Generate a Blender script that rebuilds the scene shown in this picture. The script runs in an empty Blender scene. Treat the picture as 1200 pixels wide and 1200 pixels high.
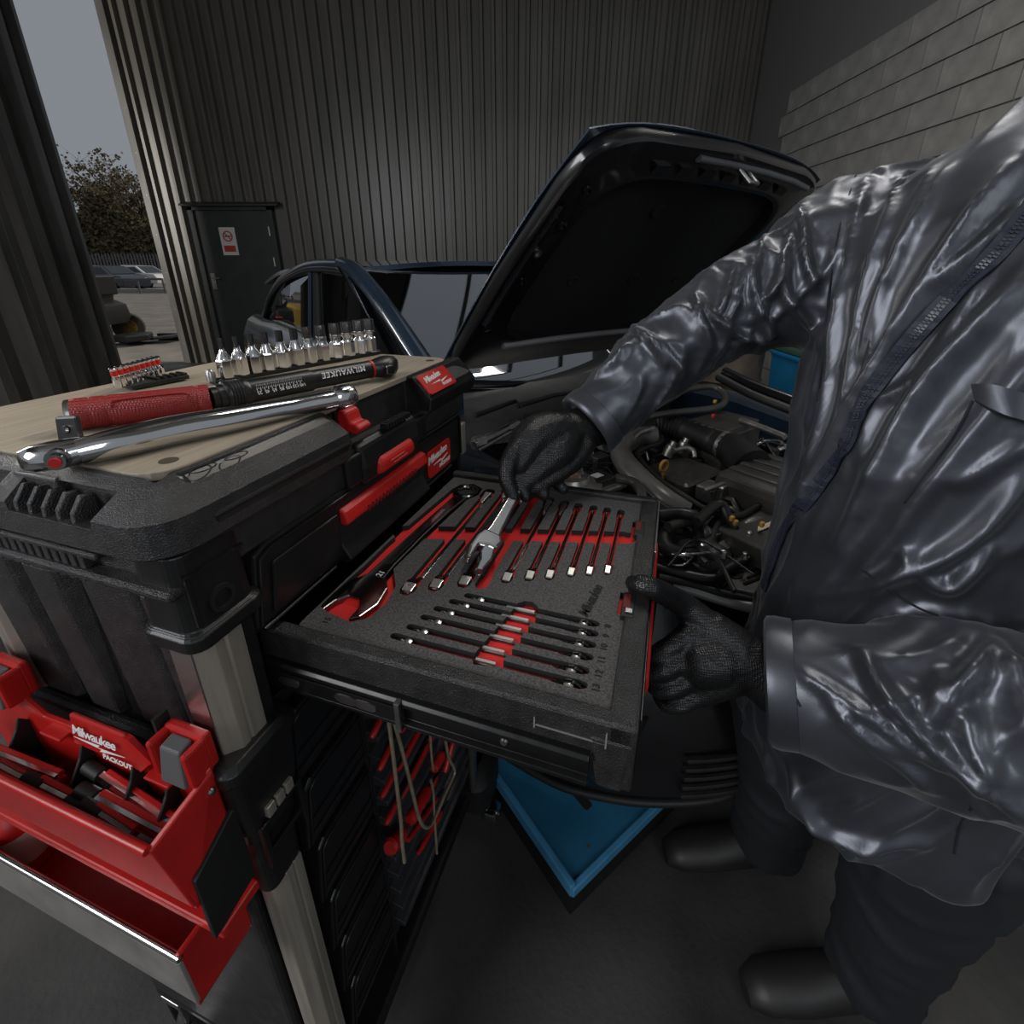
import bpy, bmesh, math, random
from mathutils import Vector, Matrix, noise
from mathutils.bvhtree import BVHTree
S = bpy.context.scene
COL = S.collection
PI = math.pi
random.seed(7)
EYE = 1.40                      # camera height; every z below is measured from eye level
PITCH = 0.369374
AZ = 0.316624                   # the tool chest is turned by this angle
FPX, CX, CY = 552.157, 600.0, 525.16

# ------------------------------------------------------------------ camera
cam = bpy.data.cameras.new('camera')
cam.sensor_width = 36.0
cam.lens = FPX / 1200.0 * 36.0
cam.shift_y = -(600.0 - CY) / 1200.0
cam.clip_start = 0.02
cam.clip_end = 300
camo = bpy.data.objects.new('camera', cam)
camo.location = (0, 0, EYE)
camo.rotation_euler = (PI / 2 - PITCH, 0, 0)
COL.objects.link(camo)
S.camera = camo

# ------------------------------------------------------------------ sky, daylight, exposure
S.view_settings.view_transform = 'Standard'
S.view_settings.look = 'None'
S.view_settings.gamma = 1.0
S.view_settings.use_curve_mapping = False
S.view_settings.exposure = 0.15
W = bpy.data.worlds.new('overcast_sky')
S.world = W
W.use_nodes = True
wn = W.node_tree.nodes
wn['Background'].inputs['Color'].default_value = (0.66, 0.72, 0.80, 1)
wn['Background'].inputs['Strength'].default_value = 0.30


def area(name, loc, target, sx, sy, power, col=(1, 1, 1)):
    l = bpy.data.lights.new(name, 'AREA')
    l.shape = 'RECTANGLE'
    l.size, l.size_y, l.energy, l.color = sx, sy, power, col
    o = bpy.data.objects.new(name, l)
    o.location = loc
    d = Vector(target) - Vector(loc)
    o.rotation_euler = d.to_track_quat('-Z', 'Y').to_euler()
    COL.objects.link(o)
    return o


area('bay_daylight_key', (-3.4, -1.6, 3.1), (0.2, 0.7, 1.0), 2.0, 2.0, 105, (0.96, 0.97, 1.0))  # key lamp standing in for daylight from a bay opening out of view
area('ceiling_strip_light', (0.9, 2.2, 4.4), (0.8, 1.2, 0), 0.3, 2.4, 40, (1.0, 0.96, 0.9))
area('added_back_fill', (1.6, -3.0, 3.0), (0.6, 0.6, 1.0), 1.2, 1.8, 26, (0.93, 0.96, 1.0))  # added fill lamp for sheen on the jacket; no opening seen there
area('side_door_daylight', (-6.9, 4.2, 2.6), (-2.5, 7.2, 1.6), 0.8, 2.4, 120, (1.0, 0.95, 0.87))
sun = bpy.data.lights.new('sun', 'SUN')
sun.energy = 2.0; sun.angle = math.radians(6); sun.color = (1.0, .92, .80)
suno = bpy.data.objects.new('sun', sun)
suno.rotation_euler = Vector((-.62, -.48, -.62)).to_track_quat('-Z', 'Y').to_euler()
suno.location = (8, 12, 12)
COL.objects.link(suno)

# ------------------------------------------------------------------ helpers
c_, s_ = math.cos(PITCH), math.sin(PITCH)
FW = Vector((0, c_, -s_)); UPV = Vector((0, s_, c_)); RT = Vector((1, 0, 0))


def ray(u, v):
    return FW + RT * ((u - CX) / FPX) + UPV * ((CY - v) / FPX)


def atz(u, v, z):               # world point (z from eye level) seen at a place of the photo, lying at height z
    r = ray(u, v)
    return r * (z / r.z)


def aty(u, v, y):
    r = ray(u, v)
    return r * (y / r.y)


def atd(u, v, d):
    return ray(u, v) * d


class Frame:
    def __init__(self, ang):
        self.ang = ang
        self.R = Matrix.Rotation(ang, 3, 'Z')
        self.I = self.R.transposed()


WORLD = Frame(0.0)
BOX = Frame(-AZ)                # x: out of the chest front, y: along the front
CAR = Frame(math.radians(36))   # x: across the car, y: towards its rear


def bx(u, v, x):                # chest-frame point on the plane x
    r = BOX.I @ ray(u, v)
    return r * (x / r.x)


def by(u, v, y):
    r = BOX.I @ ray(u, v)
    return r * (y / r.y)


def bz(u, v, z):
    return BOX.I @ atz(u, v, z)


class MB:
    def __init__(self):
        self.v = []
        self.f = []

    def add(self, vs, fs):
        n = len(self.v)
        self.v += [Vector(p) for p in vs]
        self.f += [tuple(i + n for i in f) for f in fs]
        return self

    def box(self, x0, x1, y0, y1, z0, z1):
        return self.hexa([(x0, y0, z0), (x1, y0, z0), (x1, y1, z0), (x0, y1, z0),
                          (x0, y0, z1), (x1, y0, z1), (x1, y1, z1), (x0, y1, z1)])

    def hexa(self, p):
        return self.add(p, [(3, 2, 1, 0), (4, 5, 6, 7), (0, 1, 5, 4), (1, 2, 6, 5), (2, 3, 7, 6), (3, 0, 4, 7)])

    def prism(self, poly, ax, lo, hi):
        n = len(poly)

        def P(a, b, h):
            return {'z': (a, b, h), 'y': (a, h, b), 'x': (h, a, b)}[ax]
        vs = [P(a, b, lo) for a, b in poly] + [P(a, b, hi) for a, b in poly]
        fs = [tuple(range(n))[::-1], tuple(range(n, 2 * n))]
        fs += [(i, (i + 1) % n, n + (i + 1) % n, n + i) for i in range(n)]
        return self.add(vs, fs)

    def loft(self, rings, cap=True, closed=True):
        n = len(rings[0])
        vs = [p for r in rings for p in r]
        fs = []
        for k in range(len(rings) - 1):
            for i in range(n if closed else n - 1):
                j = (i + 1) % n
                fs.append((k * n + i, k * n + j, (k + 1) * n + j, (k + 1) * n + i))
        if cap and closed:
            fs.append(tuple(range(n))[::-1])
            fs.append(tuple(range((len(rings) - 1) * n, len(rings) * n)))
        return self.add(vs, fs)

    def tube(self, pts, r, n=8, cap=True):
        pts = [Vector(p) for p in pts]
        rs = r if isinstance(r, (list, tuple)) else [r] * len(pts)
        rings = []
        up = None
        for i, p in enumerate(pts):
            t = (pts[min(i + 1, len(pts) - 1)] - pts[max(i - 1, 0)]).normalized()
            if up is None:
                up = Vector((0, 0, 1)) if abs(t.z) < .9 else Vector((1, 0, 0))
            x = t.cross(up)
            if x.length < 1e-5:
                x = t.cross(Vector((1, .3, .1)))
            x.normalize()
            y = x.cross(t).normalized()
            up = y
            rings.append([p + (x * math.cos(a) + y * math.sin(a)) * rs[i] for a in [2 * PI * k / n for k in range(n)]])
        return self.loft(rings, cap)

    def lathe(self, prof, o=(0, 0, 0), ax=(0, 0, 1), n=16):
        ax = Vector(ax).normalized()
        x = ax.orthogonal().normalized()
        y = ax.cross(x)
        o = Vector(o)
        rings = [[o + ax * h + (x * math.cos(a) + y * math.sin(a)) * r for a in [2 * PI * k / n for k in range(n)]] for r, h in prof]
        return self.loft(rings, True)

    def ball(self, c, r, n=12, m=8):
        rx, ry, rz = r if isinstance(r, (tuple, list)) else (r, r, r)
        c = Vector(c)
        rings = []
        for k in range(m + 1):
            t = PI * (k + .02) / (m + .04) - PI / 2
            rings.append([c + Vector((rx * math.cos(t) * math.cos(a), ry * math.cos(t) * math.sin(a), rz * math.sin(t)))
                          for a in [2 * PI * i / n for i in range(n)]])
        return self.loft(rings, True)

    def xf(self, M):
        self.v = [M @ p for p in self.v]
        return self

    def join(self, o):
        return self.add(o.v, o.f)


def smooth_path(pts, n=6):      # Catmull-Rom through the points
    pts = [Vector(p) for p in pts]
    P = [pts[0] * 2 - pts[1]] + pts + [pts[-1] * 2 - pts[-2]]
    out = []
    for i in range(1, len(P) - 2):
        a, b, c, d = P[i - 1], P[i], P[i + 1], P[i + 2]
        for k in range(n):
            t = k / n
            out.append(.5 * ((2 * b) + (c - a) * t + (2 * a - 5 * b + 4 * c - d) * t * t + (3 * b - a - 3 * c + d) * t ** 3))
    out.append(pts[-1])
    return out


def rrect(x0, x1, y0, y1, r, n=4):
    out = []
    for cx, cy, a0 in ((x1 - r, y1 - r, 0), (x0 + r, y1 - r, 90), (x0 + r, y0 + r, 180), (x1 - r, y0 + r, 270)):
        for k in range(n + 1):
            a = math.radians(a0 + 90 * k / n)
            out.append((cx + r * math.cos(a), cy + r * math.sin(a)))
    return out


ORG = {}


def setmesh(name, mb_or_me, c):
    if isinstance(mb_or_me, MB):
        me = bpy.data.meshes.new(name)
        me.from_pydata([p - c for p in mb_or_me.v], [], mb_or_me.f)
        bm = bmesh.new(); bm.from_mesh(me)
        bmesh.ops.recalc_face_normals(bm, faces=bm.faces)
        bm.to_mesh(me); bm.free()
    else:
        me = mb_or_me
        me.transform(Matrix.Translation(-c))
    me.name = name
    return me


def obj(name, mb, mat, parent=None, frame=WORLD, smooth=0, bevel=0, seg=2):
    """link the collected shape as one mesh object; its coordinates are in `frame`, z from eye level"""
    vs = mb.v if isinstance(mb, MB) else [Vector(p.co) for p in mb.vertices]
    lo = Vector([min(p[i] for p in vs) for i in range(3)])
    hi = Vector([max(p[i] for p in vs) for i in range(3)])
    c = (lo + hi) / 2
    c.z = lo.z
    me = setmesh(name, mb, c)
    if isinstance(mat, (list, tuple)):
        for m in mat:
            me.materials.append(m)
    elif not me.materials:
        me.materials.append(mat)
    if smooth:
        for p in me.polygons:
            p.use_smooth = True
        if smooth < 180:
            me.set_sharp_from_angle(angle=math.radians(smooth))
    o = bpy.data.objects.new(name, me)
    COL.objects.link(o)
    if parent is None:
        w = frame.R @ c
        o.location = (w.x, w.y, w.z + EYE)
        o.rotation_euler = (0, 0, frame.ang)
    else:
        o.parent = parent
        pc, pf = ORG[parent.name]
        o.location = c - pc
        frame = pf
    ORG[o.name] = (c, frame)
    if bevel:
        b = o.modifiers.new('bevel', 'BEVEL')
        b.width = bevel; b.segments = seg; b.limit_method = 'ANGLE'; b.angle_limit = math.radians(35)
    return o


def tag(o, label=None, cat=None, group=None, kind=None):
    if label: o['label'] = label
    if cat: o['category'] = cat
    if group: o['group'] = group
    if kind: o['kind'] = kind
    return o


def thing(name, label, cat, base, frame=WORLD, group=None):
    o = bpy.data.objects.new(name, None)
    o.empty_display_size = 0.05
    COL.objects.link(o)
    base = Vector(base)
    w = frame.R @ base
    o.location = (w.x, w.y, w.z + EYE)
    o.rotation_euler = (0, 0, frame.ang)
    ORG[o.name] = (base, frame)
    return tag(o, label, cat, group)


def struct(name, mb, mat, parent=None, frame=WORLD, **k):
    o = obj(name, mb, mat, parent, frame, **k)
    if parent is None:
        o['kind'] = 'structure'
    return o


def raw_object(mb, name='tmp'):
    me = bpy.data.meshes.new(name)
    me.from_pydata([tuple(p) for p in mb.v], [], mb.f)
    bm = bmesh.new(); bm.from_mesh(me)
    bmesh.ops.recalc_face_normals(bm, faces=bm.faces)
    bm.to_mesh(me); bm.free()
    o = bpy.data.objects.new(name, me)
    COL.objects.link(o)
    return o


def evaluated(o):
    dg = bpy.context.evaluated_depsgraph_get()
    dg.update()
    return bpy.data.meshes.new_from_object(o.evaluated_get(dg))


def kill(o):
    d = o.data
    bpy.data.objects.remove(o)
    if d and d.users == 0:
        (bpy.data.curves if isinstance(d, bpy.types.Curve) else bpy.data.meshes).remove(d)


def carve(mb, cutters):
    """mb minus each of the cutter shapes"""
    o = raw_object(mb)
    cs = []
    for c in cutters:
        k = raw_object(c, 'cut'); cs.append(k)
        m = o.modifiers.new('b', 'BOOLEAN'); m.operation = 'DIFFERENCE'; m.solver = 'EXACT'; m.object = k
    me = evaluated(o)
    kill(o)
    for k in cs:
        kill(k)
    me.materials.clear()
    return me


def remeshed(mb, voxel, smooth=6, fac=.5):
    o = raw_object(mb)
    m = o.modifiers.new('r', 'REMESH'); m.mode = 'VOXEL'; m.voxel_size = voxel
    if smooth:
        s = o.modifiers.new('s', 'SMOOTH'); s.iterations = smooth; s.factor = fac
    me = evaluated(o)
    kill(o)
    me.materials.clear()
    return me


def text_mesh(body, size, shear=0.0, ext=0.0003, align='CENTER', space=1.0, bold=0.0):
    cu = bpy.data.curves.new('t', 'FONT')
    cu.body = body; cu.size = size; cu.shear = shear; cu.extrude = ext; cu.align_x = align; cu.align_y = 'CENTER'
    cu.space_character = space; cu.offset = bold; cu.resolution_u = 3
    o = bpy.data.objects.new('t', cu)
    COL.objects.link(o)
    me = evaluated(o)
    kill(o)
    mb = MB()
    mb.add([p.co.copy() for p in me.vertices], [tuple(p.vertices) for p in me.polygons])
    bpy.data.meshes.remove(me)
    return mb


def basis(o, x, y):             # matrix taking the text plane to a place: origin o, reading direction x, up y
    x = Vector(x).normalized()
    y = Vector(y)
    y = (y - x * y.dot(x)).normalized()
    z = x.cross(y)
    return Matrix.Translation(Vector(o)) @ Matrix((x, y, z)).transposed().to_4x4()


# ------------------------------------------------------------------ materials
MAT = {}


def mat(name, col, rough=.5, metal=0, var=0, vs=30, bump=0, bs=300, coat=0, spec=.5, col2=None, rvar=0, dist=.002, aniso=None):
    if name in MAT:
        return MAT[name]
    m = bpy.data.materials.new(name)
    m.use_nodes = True
    nt = m.node_tree
    b = nt.nodes['Principled BSDF']
    b.inputs['Base Color'].default_value = (*col, 1)
    b.inputs['Roughness'].default_value = rough
    b.inputs['Metallic'].default_value = metal
    b.inputs['Specular IOR Level'].default_value = spec
    b.inputs['Coat Weight'].default_value = coat
    b.inputs['Coat Roughness'].default_value = .08
    if var or bump or rvar:
        tc = nt.nodes.new('ShaderNodeTexCoord')
        co = tc.outputs['Object']
        if aniso:
            mp = nt.nodes.new('ShaderNodeMapping'); mp.inputs['Scale'].default_value = aniso
            nt.links.new(co, mp.inputs['Vector']); co = mp.outputs['Vector']
    if var:
        n = nt.nodes.new('ShaderNodeTexNoise'); n.inputs['Scale'].default_value = vs; n.inputs['Detail'].default_value = 6
        nt.links.new(co, n.inputs['Vector'])
        r = nt.nodes.new('ShaderNodeValToRGB')
        c2 = col2 or tuple(min(1, x * (1 + var)) for x in col)
        c1 = col if col2 else tuple(x * (1 - var) for x in col)
        r.color_ramp.elements[0].position = .32; r.color_ramp.elements[1].position = .68
        r.color_ramp.elements[0].color = (*c1, 1); r.color_ramp.elements[1].color = (*c2, 1)
        nt.links.new(n.outputs['Fac'], r.inputs['Fac'])
        nt.links.new(r.outputs['Color'], b.inputs['Base Color'])
    if rvar:
        n = nt.nodes.new('ShaderNodeTexNoise'); n.inputs['Scale'].default_value = vs * .7; n.inputs['Detail'].default_value = 5
        nt.links.new(co, n.inputs['Vector'])
        mr = nt.nodes.new('ShaderNodeMapRange')
        mr.inputs['To Min'].default_value = max(0, rough - rvar); mr.inputs['To Max'].default_value = min(1, rough + rvar)
        nt.links.new(n.outputs['Fac'], mr.inputs['Value']); nt.links.new(mr.outputs['Result'], b.inputs['Roughness'])
    if bump:
        n = nt.nodes.new('ShaderNodeTexNoise'); n.inputs['Scale'].default_value = bs; n.inputs['Detail'].default_value = 3
        nt.links.new(co, n.inputs['Vector'])
        bp = nt.nodes.new('ShaderNodeBump'); bp.inputs['Strength'].default_value = bump; bp.inputs['Distance'].default_value = dist
        nt.links.new(n.outputs['Fac'], bp.inputs['Height']); nt.links.new(bp.outputs['Normal'], b.inputs['Normal'])
    MAT[name] = m
    return m


PLAS = mat('textured_black_plastic', (.016, .0152, .0150), .36, var=.5, vs=60, bump=.9, bs=820, rvar=.1, dist=.0014, spec=.7)
PLAS2 = mat('satin_black_plastic', (.0075, .0075, .0075), .36, var=.3, vs=25, bump=.15, bs=700, rvar=.08, dist=.0008)
DARK = mat('deep_black_plastic', (.006, .006, .006), .6)
REDP = mat('red_plastic', (.50, .012, .010), .42, var=.12, vs=40, bump=.1, bs=800, dist=.0005)
REDB = mat('red_tray_plastic', (.42, .011, .009), .34, var=.15, vs=18, bump=.1, bs=600, dist=.0005)
REDF = mat('red_foam', (.66, .010, .008), .7, bump=.3, bs=900, dist=.0006)
REDG = mat('red_rubber_grip', (.23, .007, .007), .45)
_nt = REDG.node_tree
_tc = _nt.nodes.new('ShaderNodeTexCoord'); _vo = _nt.nodes.new('ShaderNodeTexVoronoi')
_vo.inputs['Scale'].default_value = 520; _vo.inputs['Randomness'].default_value = .15
_bp = _nt.nodes.new('ShaderNodeBump'); _bp.inputs['Strength'].default_value = .9; _bp.inputs['Distance'].default_value = .0012
_nt.links.new(_tc.outputs['Object'], _vo.inputs['Vector']); _nt.links.new(_vo.outputs['Distance'], _bp.inputs['Height'])
_nt.links.new(_bp.outputs['Normal'], _nt.nodes['Principled BSDF'].inputs['Normal'])
WHT = mat('white_print', (.75, .73, .72), .6)
BLK = mat('black_print', (.008, .008, .008), .8)
ALU = mat('brushed_aluminium', (.40, .355, .295), .36, .55, var=.18, vs=120, aniso=(1, 1, .04), rvar=.1)
CHROME = mat('chrome', (.72, .71, .70), .13, 1, rvar=.06, vs=60)
CHR_D = mat('dark_chrome', (.22, .215, .21), .16, 1, rvar=.06, vs=60)
STEEL = mat('zinc_steel', (.34, .33, .32), .35, 1, var=.2, vs=60, rvar=.12)
BRASSW = mat('brassy_wire', (.46, .37, .25), .3, .6, var=.2, vs=60)
RAIL = mat('black_slide_steel', (.03, .03, .03), .3, .8, rvar=.1, vs=80)
GREYP = mat('grey_clip_plastic', (.09, .09, .09), .5, bump=.3, bs=700, dist=.0006)
# ================================================================== setting
FLOOR = -EYE
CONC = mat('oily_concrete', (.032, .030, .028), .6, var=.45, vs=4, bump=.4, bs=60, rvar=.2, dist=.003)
ASPH = mat('yard_asphalt', (.12, .11, .10), .9, var=.35, vs=2, bump=.5, bs=40, dist=.01, col2=(.20, .18, .16))
CLAD = mat('grey_green_cladding', (.120, .112, .094), .36, var=.25, vs=3, rvar=.1, aniso=(1, 1, .15))
CLADD = mat('dark_steel_column', (.11, .103, .095), .5, var=.4, vs=5, rvar=.12, aniso=(1, 1, .2))
DOORM = mat('dark_green_door_paint', (.030, .034, .031), .45, var=.2, vs=6)
BLOCKW = mat('white_painted_block', (.30, .29, .27), .7, var=.2, vs=6, bump=.5, bs=120, dist=.002)
MORT = mat('block_joint', (.16, .155, .15), .9, bump=.5, bs=150)
ROOFM = mat('roof_sheet', (.05, .05, .05), .7)

WY = 7.28
WXL = -5.0                      # doorway jamb
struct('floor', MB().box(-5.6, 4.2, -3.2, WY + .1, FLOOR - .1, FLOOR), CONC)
struct('ground', MB().box(-75, -5.6, -10, 75, FLOOR - .12, FLOOR - .015).box(-5.6, 30, WY + .12, 75, FLOOR - .12, FLOOR - .015), ASPH)
struct('ceiling', MB().box(-5.6, 4.2, -1.2, 1.6, 3.4, 3.5).box(-5.6, 4.2, 5.8, WY + .2, 3.4, 3.5).box(-5.6, -.4, 1.6, 5.8, 3.4, 3.5).box(3.4, 4.2, 1.6, 5.8, 3.4, 3.5), ROOFM)

# corrugated cladding of the back wall, sheet by sheet
wb = struct('wall_back', MB().box(WXL + .02, 4.2, WY + .05, WY + .14, FLOOR, 3.4), CLADD)
P_ = 0.145


def sheet(x0, n, z0, z1):
    pts = []
    for k in range(n):
        x = x0 + k * P_
        pts += [(x, 0), (x + .062, 0), (x + .074, -.052), (x + .110, -.052), (x + .124, 0)]
    pts.append((x0 + n * P_, 0))
    m = MB()
    m.loft([[Vector((x, WY + y + .045, z)) for x, y in pts] for z in (z0, z1)], closed=False)
    return m


DX0, DX1, DZ1 = -4.45, -3.33, .76
xx = WXL + .03
while xx < 4.0:
    n = 7
    x1 = xx + n * P_
    z0 = FLOOR
    if x1 > DX0 and xx < DX1:
        # the sheets either side of and above the door
        if xx < DX0 - .05:
            k = int((DX0 - .03 - xx) / P_)
            if k > 0: obj('cladding_sheet', sheet(xx, k, FLOOR, 3.4), CLAD, wb)
            k2 = n - k
            obj('cladding_sheet', sheet(xx + k * P_, k2, DZ1 + .06, 3.4), CLAD, wb)
        elif x1 > DX1 + .05:
            k = int(math.ceil((DX1 + .04 - xx) / P_))
            obj('cladding_sheet', sheet(xx, k, DZ1 + .06, 3.4), CLAD, wb)
            obj('cladding_sheet', sheet(xx + k * P_, n - k, FLOOR, 3.4), CLAD, wb)
        else:
            obj('cladding_sheet', sheet(xx, n, DZ1 + .06, 3.4), CLAD, wb)
    else:
        obj('cladding_sheet', sheet(xx, n, z0, 3.4), CLAD, wb)
    xx = x1
# jamb flashing beside the open doorway
struct('trim_1', MB().prism([(WXL - .05, WY - .03), (WXL + .05, WY - .03), (WXL + .05, WY + .16), (WXL - .02, WY + .16), (WXL - .02, WY + .06), (WXL - .05, WY + .06)], 'z', FLOOR, 3.4), CLADD, bevel=.006)
for q in range(7):
    obj('rivet', MB().lathe([(.012, 0), (.010, .008), (.004, .011)], (WXL + .01, WY - .02, FLOOR + .3 + q * .5), (0, -1, 0), 8), STEEL, bpy.data.objects['trim_1'], smooth=40)
# personnel door
d1 = struct('door_1', MB().box(DX0 + .05, DX1 - .05, WY - .03, WY + .02, FLOOR + .02, DZ1 - .05), DOORM, bevel=.004)
fr = MB().box(DX0 - .02, DX0 + .05, WY - .06, WY + .04, FLOOR, DZ1).box(DX1 - .05, DX1 + .02, WY - .06, WY + .04, FLOOR, DZ1)
fr.box(DX0 - .02, DX1 + .02, WY - .06, WY + .04, DZ1 - .05, DZ1 + .01)
obj('door_frame', fr, DOORM, d1, bevel=.004)
obj('drip_rail', MB().prism([(WY - .02, DZ1 + .01), (WY - .13, DZ1 + .0), (WY - .13, DZ1 + .02), (WY - .02, DZ1 + .06)], 'x', DX0 - .08, DX1 + .14), DOORM, d1)
hd = obj('door_handle', MB().box(DX0 + .10, DX0 + .16, WY - .045, WY - .03, -.32, -.10), STEEL, d1, bevel=.004)
obj('lever', MB().tube([(DX0 + .13, WY - .04, -.17), (DX0 + .13, WY - .085, -.17), (DX0 + .25, WY - .085, -.17)], .010, 8), STEEL, hd, smooth=50)
for hz in (.45, .05, -.9):
    obj('hinge', MB().box(DX1 - .07, DX1 - .04, WY - .055, WY - .03, hz - .06, hz + .06), mat('pale_hinge', (.6, .58, .52), .4), d1, bevel=.004)
sg = thing('safety_sign', 'white no-smoking style safety sign with red band on the dark door', 'sign', (-3.99, WY - .03, .14))
obj('sign_plate', MB().box(-4.10, -3.88, WY - .040, WY - .031, .14, .50), mat('white_sign', (.62, .60, .57), .5), sg, bevel=.003)
RSIGN = mat('sign_red', (.45, .03, .02), .5)
obj('prohibition_ring', MB().loft([[Vector((-3.99 + r * math.cos(a), y, .385 + r * math.sin(a))) for a in [2 * PI * k / 28 for k in range(28)]] for r, y in ((.070, WY - .041), (.070, WY - .044), (.054, WY - .044), (.054, WY - .041))], cap=False), RSIGN, sg)
obj('prohibition_bar', MB().box(-.06, .06, -.0435, -.041, -.007, .007).xf(Matrix.Translation((-3.99, WY, .385)) @ Matrix.Rotation(math.radians(45), 4, 'Y')), RSIGN, sg)
obj('cigarette', MB().box(-4.035, -3.955, WY - .0425, WY - .041, .378, .392).box(-3.950, -3.943, WY - .0425, WY - .041, .378, .41), BLK, sg)
obj('red_band', MB().box(-4.07, -3.91, WY - .043, WY - .041, .185, .265), RSIGN, sg)
# far-left steel column and the folded leaf of the bay door
lc = MB()
A0 = Vector((-5.25, 6.25, 0)); A1 = Vector((-3.9, 3.0, 0))
dl = (A1 - A0).normalized(); nl = Vector((-dl.y, dl.x, 0)) * -1


def leaf(mb, s0, s1, o0, o1):
    q = [A0 + dl * s0 + nl * o0, A0 + dl * s1 + nl * o0, A0 + dl * s1 + nl * o1, A0 + dl * s0 + nl * o1]
    mb.prism([(p.x, p.y) for p in q], 'z', FLOOR, 3.4)
    return mb


wl = struct('wall_left', leaf(MB(), 0, 3.4, .05, .12), CLADD)
for i, (a, b_, o) in enumerate([(0, .10, -.05), (.10, .42, .03), (.42, .62, -.06), (.62, .98, .03), (.98, 1.16, -.04), (1.16, 1.6, .035), (1.6, 1.75, -.04), (1.75, 2.3, .03), (2.3, 2.5, -.04), (2.5, 3.2, .03)]):
    obj('door_leaf_panel', leaf(MB(), a, b_, o, .05), mat('grey_leaf_panel', (.36, .34, .32), .6, var=.3, vs=4, aniso=(1, 1, .15)) if i in (5, 7, 9) else CLADD, wl, bevel=.008)
# white block wall on the right, laid block by block
wr = struct('wall_right', MB().box(3.15, 3.3, 1.2, WY, FLOOR, 3.4), MORT)
r_ = 0
zz = FLOOR
while zz < 1.7:
    y = 2.0 - (.22 if r_ % 2 else 0)
    while y < 6.4:
        obj('block', MB().box(3.135 + random.uniform(-.003, .003), 3.16, y + .006, min(y + .434, 6.5), zz + .006, zz + .209), BLOCKW, wr)
        y += .44
    zz += .215
    r_ += 1
# ================================================================== tool chest stack (chest frame)
def ring(x0, x1, y0, y1, ch, z, ins=0.0):
    x0 += ins; x1 -= ins; y0 += ins; y1 -= ins
    pts = []
    for cx, cy, a0 in ((x1 - ch, y1 - ch, 0), (x0 + ch, y1 - ch, 90), (x0 + ch, y0 + ch, 180), (x1 - ch, y0 + ch, 270)):
        for k in range(6):
            a = math.radians(a0 + 18 * k)
            pts.append(Vector((cx + ch * math.cos(a), cy + ch * math.sin(a), z)))
    return pts


LX0, LX1, LY0, LY1 = -.765, -.335, .195, .805
WOODM = mat('pale_plywood', (.30, .255, .195), .5, var=.16, vs=14, aniso=(14, .8, 3), bump=.12, bs=80, dist=.0006)
wc = thing('worktop_case', 'black lidded tool case with plywood worktop carrying the loose tools', 'tool case', (-.55, .5, -.252), BOX)
lid = MB().loft([ring(LX0, LX1, LY0, LY1, .035, z, i) for z, i in ((-.216, .010), (-.207, .0), (-.178, .0), (-.161, .024), (-.157, .032))])
cuts = [MB().box(-.378, -.30, .425, .622, -.30, -.10),                       # front latch recess
        MB().prism([(-.50, -.163), (-.392, -.163), (-.398, -.186), (-.495, -.186)], 'y', .15, .222),   # side grip recess
        MB().box(-.62, -.520, .15, .216, -.186, -.12),
        MB().box(-.745, -.372, .232, .775, -.1635, -.10)]                   # bed of the board
obj('lid', carve(lid, cuts), PLAS, wc, bevel=.004)
obj('worktop_board', MB().prism(rrect(-.744, -.373, .233, .774, .028, 5), 'z', -.1632, -.1555), WOODM, wc, bevel=.001)
for hx, hy in ((-.395, .262), (-.395, .742), (-.715, .262), (-.715, .742)):
    obj('fixing_hole', MB().lathe([(.0075, 0), (.0075, .0004)], (hx, hy, -.1554), (0, 0, 1), 16), mat('hole_shadow_wood', (.05, .035, .02), .9), wc)
for k in range(5):
    x = -.492 + k * .017
    obj('grip_tine', MB().prism([(.197, -.187), (.216, -.187), (.216, -.168), (.207, -.166), (.198, -.178)], 'x', x, x + .005), PLAS, wc, bevel=.001)
obj('grip_bar', MB().box(-.515, -.46, .214, .226, -.176, -.1615), PLAS, wc, bevel=.002)
# moulded ovals near the corner
for k, (ox, oy) in enumerate(((-.356, .262), (-.353, .292))):
    obj('moulded_oval', MB().loft([[Vector((ox + r * .55 * math.cos(a), oy + r * math.sin(a), z)) for a in [2 * PI * i / 20 for i in range(20)]]
                                   for r, z in ((.0115, -.1575), (.0115, -.1566), (.0104, -.1566), (.0104, -.1574))], cap=False), PLAS, wc, smooth=40)
# base of the case under the lid: strip with comb ribs, ridge, corner block
obj('case_body', MB().loft([ring(-.752, -.352, .214, .788, .02, z) for z in (-.252, -.210)]), PLAS, wc, bevel=.003)
obj('side_ridge', MB().box(-.752, -.345, .200, .216, -.247, -.238), PLAS, wc, bevel=.003)
obj('side_ledge', MB().box(-.66, -.425, .2035, .216, -.226, -.220), PLAS, wc, bevel=.002)
for k in range(17):
    x = -.63 + k * .0112
    obj('comb_rib', MB().box(x, x + .007, .2045, .216, -.2385, -.222), PLAS, wc, bevel=.001)
for k in range(14):
    x = -.60 + k * .0125
    obj('comb_rib', MB().box(x, x + .008, .206, .216, -.2545, -.247), PLAS, wc, bevel=.001)
# right-hand raised nose of the lid with the badge, its lightning mark and lettering


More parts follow.
